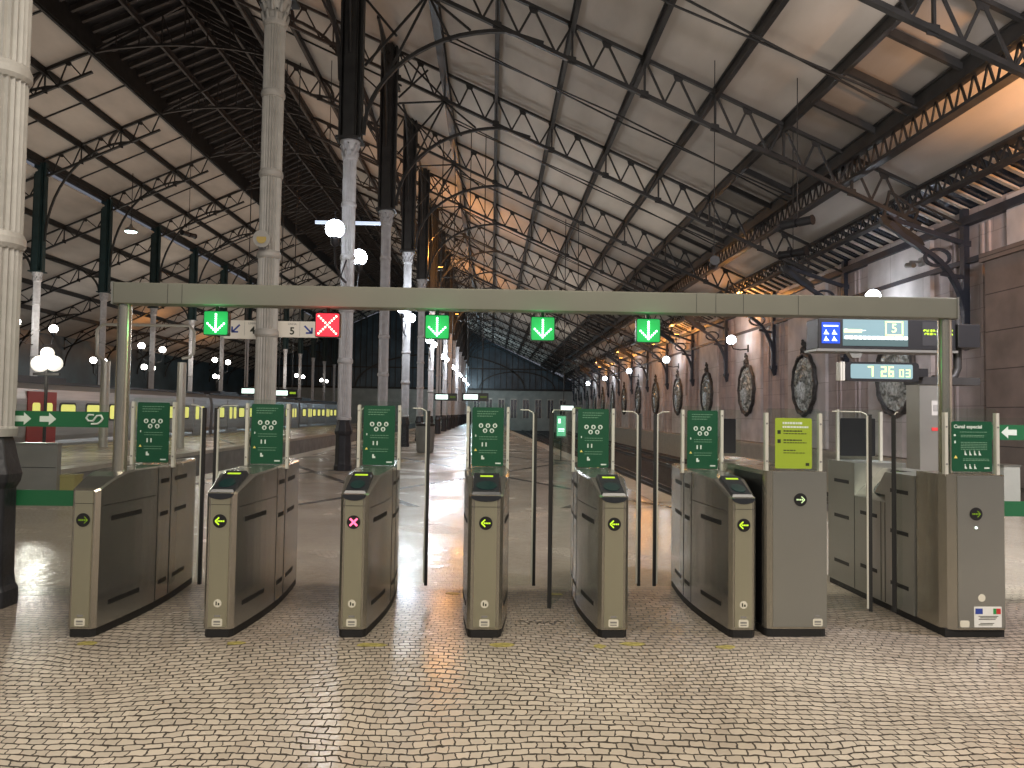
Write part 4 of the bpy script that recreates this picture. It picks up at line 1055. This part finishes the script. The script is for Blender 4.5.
# accessible gate cabinet at the right end with its sloping reader recess
t = thing('accessible_ticket_gate', 'wide steel gate cabinet at the right end with the Canal especial poster', 'ticket gate', (3.363, 5.14, 0), .018)
b = MB(); W3 = .222
b.prism([(-W3, .07), (-W3+.03, .02), (-W3+.08, 0), (W3-.02, 0), (W3, .02), (W3, .33), (-W3, .33)], .055, 1.12, 'z'); b.build('body', 'steel', t)
b = MB(); b.box(-.13, W3-.02, -.005, .01, .07, 1.11); b.build('front_panel', 'steel_grey', t)
b = MB(); b.box(-W3+.012, W3-.01, .02, 1.72, 0, .06); b.build('plinth', 'rubber', t)
b = MB(); b.box(-W3+.008, W3, .33, .345, .06, 1.10); b.build('hinge_gap', 'rubber', t)
b = MB(); b.box(-W3-.01, W3, .345, .74, .055, 1.08); b.build('side_body', 'steel_grey', t)
b = MB(); b.prism([(-W3-.01, .055), (W3, .055), (W3, 1.08), (.02, 1.08), (-W3-.01, .84)], .74, 1.22); b.build('recess_body', 'steel_grey', t)
b = MB(); b.box(-W3-.01, W3, 1.22, 1.70, .055, 1.12); b.build('rear_body', 'steel_grey', t)
b = MB(); b.prism([(.74, 1.08), (.74, .90), (.9, .90)], -W3-.008, -.08, 'x'); b.build('recess_cheek', 'steel_grey', t)
def onslope(u): return (-W3-.01+(.225+.0)*u, .84+.24*u)
b = MB(); vs = []; n = 20
for hgt in (.002, .012):
    for k in range(n):
        u = .45+.28*math.cos(2*PI*k/n); x_, z_ = onslope(u); vs.append((x_-hgt*.7, .93+.10*math.sin(2*PI*k/n), z_+hgt*.7))
b.add(vs, [tuple(range(n, 2*n))]+[(k, (k+1) % n, n+(k+1) % n, n+k) for k in range(n)]); rp_ = b.build('card_reader', 'reader_glass', t)
b = MB(); vs = []
for (u, y) in ((.78, .80), (.98, .80), (.98, 1.02), (.78, 1.02)): x_, z_ = onslope(u); vs.append((x_-.004, y, z_+.004))
b.add(vs, [(0, 1, 2, 3)]); b.build('display_bezel', 'black', t)
b = MB(); vs = []
for (u, y) in ((.82, .83), (.94, .83), (.94, .98), (.82, .98)): x_, z_ = onslope(u); vs.append((x_-.006, y, z_+.006))
b.add(vs, [(0, 1, 2, 3)]); b.build('display', 'led_lime_dim', t)
for (y0, y1) in ((.42, .66), (.86, 1.12), (1.32, 1.58)):
    for z in ((.93, .62, .22) if y0 != .86 else (.70, .26)):
        b = MB(); b.box(-W3-.013, -W3-.008, y0, y1, z, z+.03); b.build('vent_slot', 'rubber', t)
for y in (.74, .80, 1.22):
    b = MB(); b.box(-W3-.0125, -W3-.009, y-.002, y+.002, .06, .84); b.build('panel_seam', 'rubber', t)
led(t, 'off', .0, -.005, .85); b = MB(); disc(b, .0, -.006, .755, .009, .003, 12); b.build('indicator_lamp', 'lcd_white', t)
b = MB(); disc(b, .035, -.006, .275, .026, .0015); b.build('round_sticker', 'sticker', t)
b = MB(); b.prism(rrect(-.12, -.055, .075, .12, .01), -.0085, -.006); b.build('square_sticker', 'sticker', t)
b = MB(); b.box(-.02, .175, -.0075, -.005, .075, .215); fl = b.build('info_label', 'label_white', t)
b = MB(); b.box(-.012, .04, -.0085, -.0075, .165, .203); b.build('blue_flag', 'label_blue', fl)
b = MB(); b.box(.115, .137, -.0085, -.0075, .165, .203); b.build('flag_green', 'label_green', fl)
b = MB(); b.box(.137, .168, -.0085, -.0075, .165, .203); b.build('flag_red', 'label_red', fl)
b = MB()
for k, z in enumerate((.148, .138, .128, .10, .09)): b.box(.01+.012*(k % 2), .15-.01*k, -.0085, -.0075, z, z+.004)
b.build('small_print', 'print_black', fl)
poster(t, .145, .03, 'special', .0, 1.14, 1.49, .185, 1.58, 1.125)
b = MB(); b.prism(rrect(-.19, .13, 1.16, 1.50, .01), 1.55, 1.56); b.build('rear_poster_back', 'black', t)
b = MB(); b.prism(rrect(-.21, .20, 1.125, 1.58, .02), 1.565, 1.573); b.build('rear_glass_screen', 'sign_glass', t)
b = MB(); b.box(.175, .20, 1.55, 1.58, 1.1, 1.56); b.box(-.22, -.20, 1.55, 1.58, 1.1, 1.58); b.build('rear_upright', 'post_white', t)
leaf(t, -W3-.012, .50, -.365, .37, .08, 1.55)

# ------------------------------------------------------------------ beam over the gates with its signal boxes
t = thing('overhead_beam', 'long grey steel beam on two round posts spanning the ticket gates', 'beam', (0, 5.4, 0))
b = MB(); b.box(-2.68, 3.37, -.07, .07, 2.235, 2.385)
b.build('crossbeam', 'beam_paint', t, bevel=.006)
b = MB()
for x in (-2.3, -2.2, 1.46, 1.60, 1.80, 2.2): b.box(x, x+.003, -.0715, -.07, 2.24, 2.38)
b.build('panel_joint', 'iron', t)
for x in (-2.625, 3.315):
    b = MB(); b.tube([(x, 0, 1.04), (x, 0, 2.24)], .047, 24); po = b.build('post', 'brushed_tube', t)
b = MB(); b.box(3.368, 3.38, -.075, .075, 2.23, 2.39); b.box(-2.69, -2.678, -.075, .075, 2.23, 2.39); b.build('end_cap', 'steel_grey', t)
def signal(px, py, cross, label):
    p = at(px, py, 5.38); s = .088
    t = thing('lane_signal', label, 'signal', (p.x, 5.40, 2.115), 0, None if cross else 'green arrow lane signals')
    b = MB(); b.prism(rrect(-s, s, -s, s, .01), .0, .05); b.build('housing', 'black', t)
    b = MB(); b.prism(rrect(-s*.94, s*.94, -s*.94, s*.94, .01), -.003, .001); fa = b.build('face', 'led_red_field' if cross else 'led_green_field', t)
    b = MB(); pts = []
    if cross:
        for k in range(-4, 5): pts += [(k*.0155, k*.0155)]; 
        for k in (-4, -3, -2, -1, 1, 2, 3, 4): pts += [(k*.0155, -k*.0155)]
    else:
        for k in range(9): pts.append((0, .062-k*.0155))
        for k in range(1, 5): pts += [(k*.0145, -.062+k*.0145), (-k*.0145, -.062+k*.0145)]
    for (u, v) in pts: disc(b, u, -.003, v, .0078, .002, 10)
    b.build('symbol', 'led_pink' if cross else 'led_green', fa)
    b = MB(); b.tube([(0, .02, s-.005), (0, .02, .125)], .012, 8); b.build('hanger', 'iron', t)
    lt = light('signal_light', 'POINT', (p.x, 5.28, 2.11), 1.4, (1, .1, .1) if cross else (.1, 1, .3), .06); lt.parent = None
signal(215, 318, False, 'green down arrow signal at the left end of the beam')
signal(327, 321, True, 'red cross signal hanging under the beam')
signal(437, 324, False, 'green down arrow signal next to the right of the red cross')
signal(543, 326, False, 'green down arrow signal at the middle of the beam')
signal(649, 328, False, 'green down arrow signal farthest right on the beam')

# ------------------------------------------------------------------ glass barriers with green strips either side
def barrier(label, x0, x1, arrows, logo):
    t = thing('glass_barrier', label, 'barrier', (0, 5.88, 0))
    b = MB(); b.box(x0, x1, 0, .01, .06, 1.52); b.build('glass_pane', 'clear_glass', t)
    b = MB(); b.box(x0, x1, -.004, .0, 1.345, 1.465); u = b.build('upper_strip', 'green_strip', t)
    b = MB(); b.box(x0, x1, -.004, .0, .74, .86); b.build('lower_strip', 'green_strip', t)
    b = MB()
    for x, d in arrows:
        b.prism([(x-d*.055, 1.405-.022), (x+d*.015, 1.405-.022), (x+d*.015, 1.405-.048), (x+d*.07, 1.405), (x+d*.015, 1.405+.048), (x+d*.015, 1.405+.022), (x-d*.055, 1.405+.022)], -.006, -.004)
    b.build('arrow', 'print_white', u)
    if logo is not None:
        cx = logo; z = 1.405; pts = []
        for k in range(9): a_ = PI/2+PI*k/8; pts.append((cx-.028+.028*math.cos(a_)*.9, -.006, z+.018+.0*k+.018*math.sin(a_)*1.3))
        b = MB()
        path = [(cx-.005, z+.036), (cx-.045, z+.036), (cx-.062, z+.012), (cx-.045, z-.010), (cx-.01, z-.012), (cx+.02, z+.030), (cx+.05, z+.032), (cx+.064, z+.008), (cx+.05, z-.014), (cx+.028, z-.032), (cx-.022, z-.034)]
        b.tube([(x, -.006, zz) for x, zz in path], .0085, 6)
        b.build('logo', 'print_white', u)
    for x in (x0+.03, x1-.03):
        b = MB(); b.tube([(x, -.02, 0), (x, -.02, .12)], .02, 10); b.box(x-.02, x+.02, -.04, .02, .10, .18); b.lathe([(.035, 0), (.035, .01), (.02, .015)], 12, c=(x, -.02)); b.build('clamp_foot', 'brushed_tube', t)
barrier('glass barrier with green arrow strip left of the gates, looped white logo', -3.72, -2.955, [(-3.61, 1), (-3.42, 1)], -3.06)
barrier('glass barrier with green arrow strip right of the gates', 3.62, 6.0, [(4.13, -1), (4.36, -1), (4.59, -1)], None)

# ------------------------------------------------------------------ departures display, clock and totem
D = 9.0
p = at(897, 334, D)
t = thing('departures_display', 'long black departures display with lit LCD panel and number 5', 'display', (p.x, D, p.z))
b = MB(); b.box(-.985, .72, -.02, .32, -.195, .18); b.build('housing', 'black', t, bevel=.012)
b = MB(); b.box(-1.0, .74, -.03, .34, -.225, -.195); b.prism([(-.55, -.3), (-.45, -.3), (-.42, -.225), (-.6, -.225)], 0, .1); b.build('lower_rail', 'steel_grey', t)
b = MB(); b.box(.72, 1.0, -.06, .34, -.16, .13); b.build('end_box', 'black', t, bevel=.012)
b = MB(); b.box(-.94, -.72, -.028, -.02, -.13, .125); bl = b.build('blue_screen', 'blue_lcd', t)
b = MB(); b.box(-.92, -.74, -.030, -.028, .075, .09)
for x in (-.89, -.79):
    for z in (-.10, -.02): b.prism([(x-.03, z), (x+.04, z), (x+.015, z+.025), (x, z+.06), (x-.015, z+.025)], -.030, -.028)
b.build('pictogram', 'seg_white', bl)
b = MB(); b.box(-.68, .12, -.028, -.02, -.155, .165); lc = b.build('lcd_screen', 'lcd', t)
b = MB(); b.box(-.68, .12, -.030, -.028, -.155, -.075); 
b.build('lower_band', 'lcd_dark', lc)
b = MB()
for k in range(14): b.box(-.66+k*.056, -.615+k*.056, -.032, -.030, -.075, -.035)
b.box(-.66, -.63, -.03, -.028, .04, .05); b.box(-.6, -.4, -.03, -.028, .03, .036); b.build('small_print', 'seg_white', lc)
b = MB(); b.box(-.67, -.45, -.031, -.029, .005, .045); b.build('highlight_line', 'seg_yellow', lc)
b = MB()
for (x0, x1, z0, z1) in ((-.16, .06, .135, .15), (-.16, .06, -.025, -.01), (-.16, -.145, -.025, .15), (.045, .06, -.025, .15)): b.box(x0, x1, -.031, -.028, z0, z1)
b.build('number_frame', 'seg_yellow', lc)
text('lettering', '5', .15, -.05, -.03, .062, 'seg_yellow', lc, bold=.001)
b = MB(); b.box(.30, .68, -.024, -.02, -.14, .15); ms = b.build('message_panel', 'concertina', t)
def dotline(z, x0, n, seed):
    b = MB(); r_ = random.Random(seed)
    for k in range(n):
        if k % 6 == 5: continue
        for j in range(4):
            if r_.random() < .8: b.box(x0+k*.042+j*.008, x0+k*.042+j*.008+.006, -.027, -.024, z-(.014 if r_.random() < .6 else .004), z+(.014 if r_.random() < .6 else .004))
    b.build('message_line', 'led_lime', ms)
dotline(.045, .31, 9, 1); dotline(.005, .31, 9, 2)
tt = thing('display_totem', 'grey steel totem with bent tube arm carrying display and clock', 'totem', (p.x, D, 0))
tx = at(929, 400, D+.15).x-p.x
b = MB(); b.box(tx-.15, tx+.20, .1, .4, 0, 2.02); b.build('body', 'steel_grey', tt, bevel=.01)
b = MB(); zt = p.z+.37; zb = 2.02
b.tube([(-.9, .15, zt-.02), (-.75, .15, zt+.02), (.66, .15, zt+.02), (.78, .15, zt-.03), (.84, .15, zt-.13), (.84, .15, zb+.12), (.80, .15, zb+.02), (.74, .15, zb-.02), (.66, .15, zb-.02), (tx+.05, .15, zb-.02)], .05, 8)
b.build('tube_arm', 'iron', tt)
b = MB(); b.box(tx-.17, tx+.6, .08, .42, 1.93, 2.02); b.build('collar', 'iron', tt)
b = MB(); b.box(tx-.0, tx+.12, .095, .1, 1.55, 1.73); b.build('notice', 'cream_paint', tt)
b = MB(); b.box(tx+.02, tx+.1, .09, .095, 1.6, 1.68); b.build('notice_print', 'box_grey', tt)
b = MB(); b.box(tx+.0, tx+.12, .092, .1, 1.36, 1.40); b.build('red_notice', 'label_red', tt)
p2 = at(877, 372, D)
t = thing('digital_clock', 'digital clock with yellow green digits 7 26 03 below the departures display', 'clock', (p2.x, D-.02, p2.z))
b = MB(); b.prism(rrect(-.42, .48, -.115, .115, .04), -.05, .07); b.build('housing', 'black', t)
b = MB(); b.prism(rrect(-.36, .40, -.085, .09, .02), -.054, -.048); cf = b.build('screen', 'lcd', t)
for x in (-.47, -.44):
    b = MB(); b.prism(rrect(x-.012, x+.012, -.115, .115, .01), -.05, .07); b.build('side_trim', 'post_white', t)
SEG = {'0': 'abcdef', '2': 'abged', '3': 'abgcd', '6': 'afgedc', '7': 'abc'}
def digit(ch, x, z, w, h, s=.017):
    b = MB(); g = {'a': (0, w, h-s, h), 'g': (0, w, h/2-s/2, h/2+s/2), 'd': (0, w, 0, s), 'f': (0, s, h/2, h), 'e': (0, s, 0, h/2), 'b': (w-s, w, h/2, h), 'c': (w-s, w, 0, h/2)}
    for k in SEG[ch]: x0, x1, z0, z1 = g[k]; b.box(x+x0, x+x1, -.058, -.054, z+z0, z+z1)
    b.build('digit', 'seg_yellow', cf)
digit('7', -.15, -.06, .065, .125); digit('2', .01, -.06, .065, .125); digit('6', .10, -.06, .065, .125)
digit('0', .235, -.06, .052, .09, .010); digit('3', .315, -.06, .052, .09, .010)
b = MB(); b.box(.46, .62, .0, .20, -.05, .05); b.build('mount', 'black', t)

# yellow paint dabs on the ground by the cabinet feet
for i, (x, y, w_) in enumerate(((-2.55, 4.9, .16), (-1.62, 4.92, .14), (-.75, 4.9, .22), (.10, 4.92, .20), (.72, 4.9, .1), (.95, 4.95, .18), (1.55, 4.9, .14), (.55, 6.3, .16), (-.3, 6.3, .14))):
    b = MB(); pts = []
    for k in range(9): a_ = 2*PI*k/9; pts.append((w_/2*math.cos(a_)*random.uniform(.7, 1.1), .05*math.sin(a_)*random.uniform(.6, 1.1)))
    b.prism(pts, .0005, .002, 'z'); o = b.build('paint_mark', 'tactile_yellow', None, (x, y, 0))
    tag(o, 'worn yellow paint patch on the cobbles by %s gate cabinet' % ['the leftmost', 'the second', 'the red cross', 'the middle', 'the left of the fifth', 'the right of the fifth', 'the sixth', 'the rear of the fifth', 'the rear of the middle'][i], 'paint mark', 'yellow paint marks')
bpy.data.objects.remove(tl)

# dark unreadable scrawl between the middle and fifth gates
b = MB(); rr = random.Random(5); x = -.17
for k in range(9):
    x2 = x+rr.uniform(.02, .05); y0, y1 = rr.uniform(-.05, .05), rr.uniform(-.05, .05)
    b.bar((x, y0, .002), (x2, y1, .002), .007, .002); b.bar((x2, y1, .002), (x2+.01, rr.uniform(-.05, .05), .002), .006, .002); x = x2
o = b.build('floor_scrawl', 'black', None, (.38, 5.45, 0)); tag(o, 'thin dark scrawl on the cobbles between the middle gate cabinet and the next', 'marking')
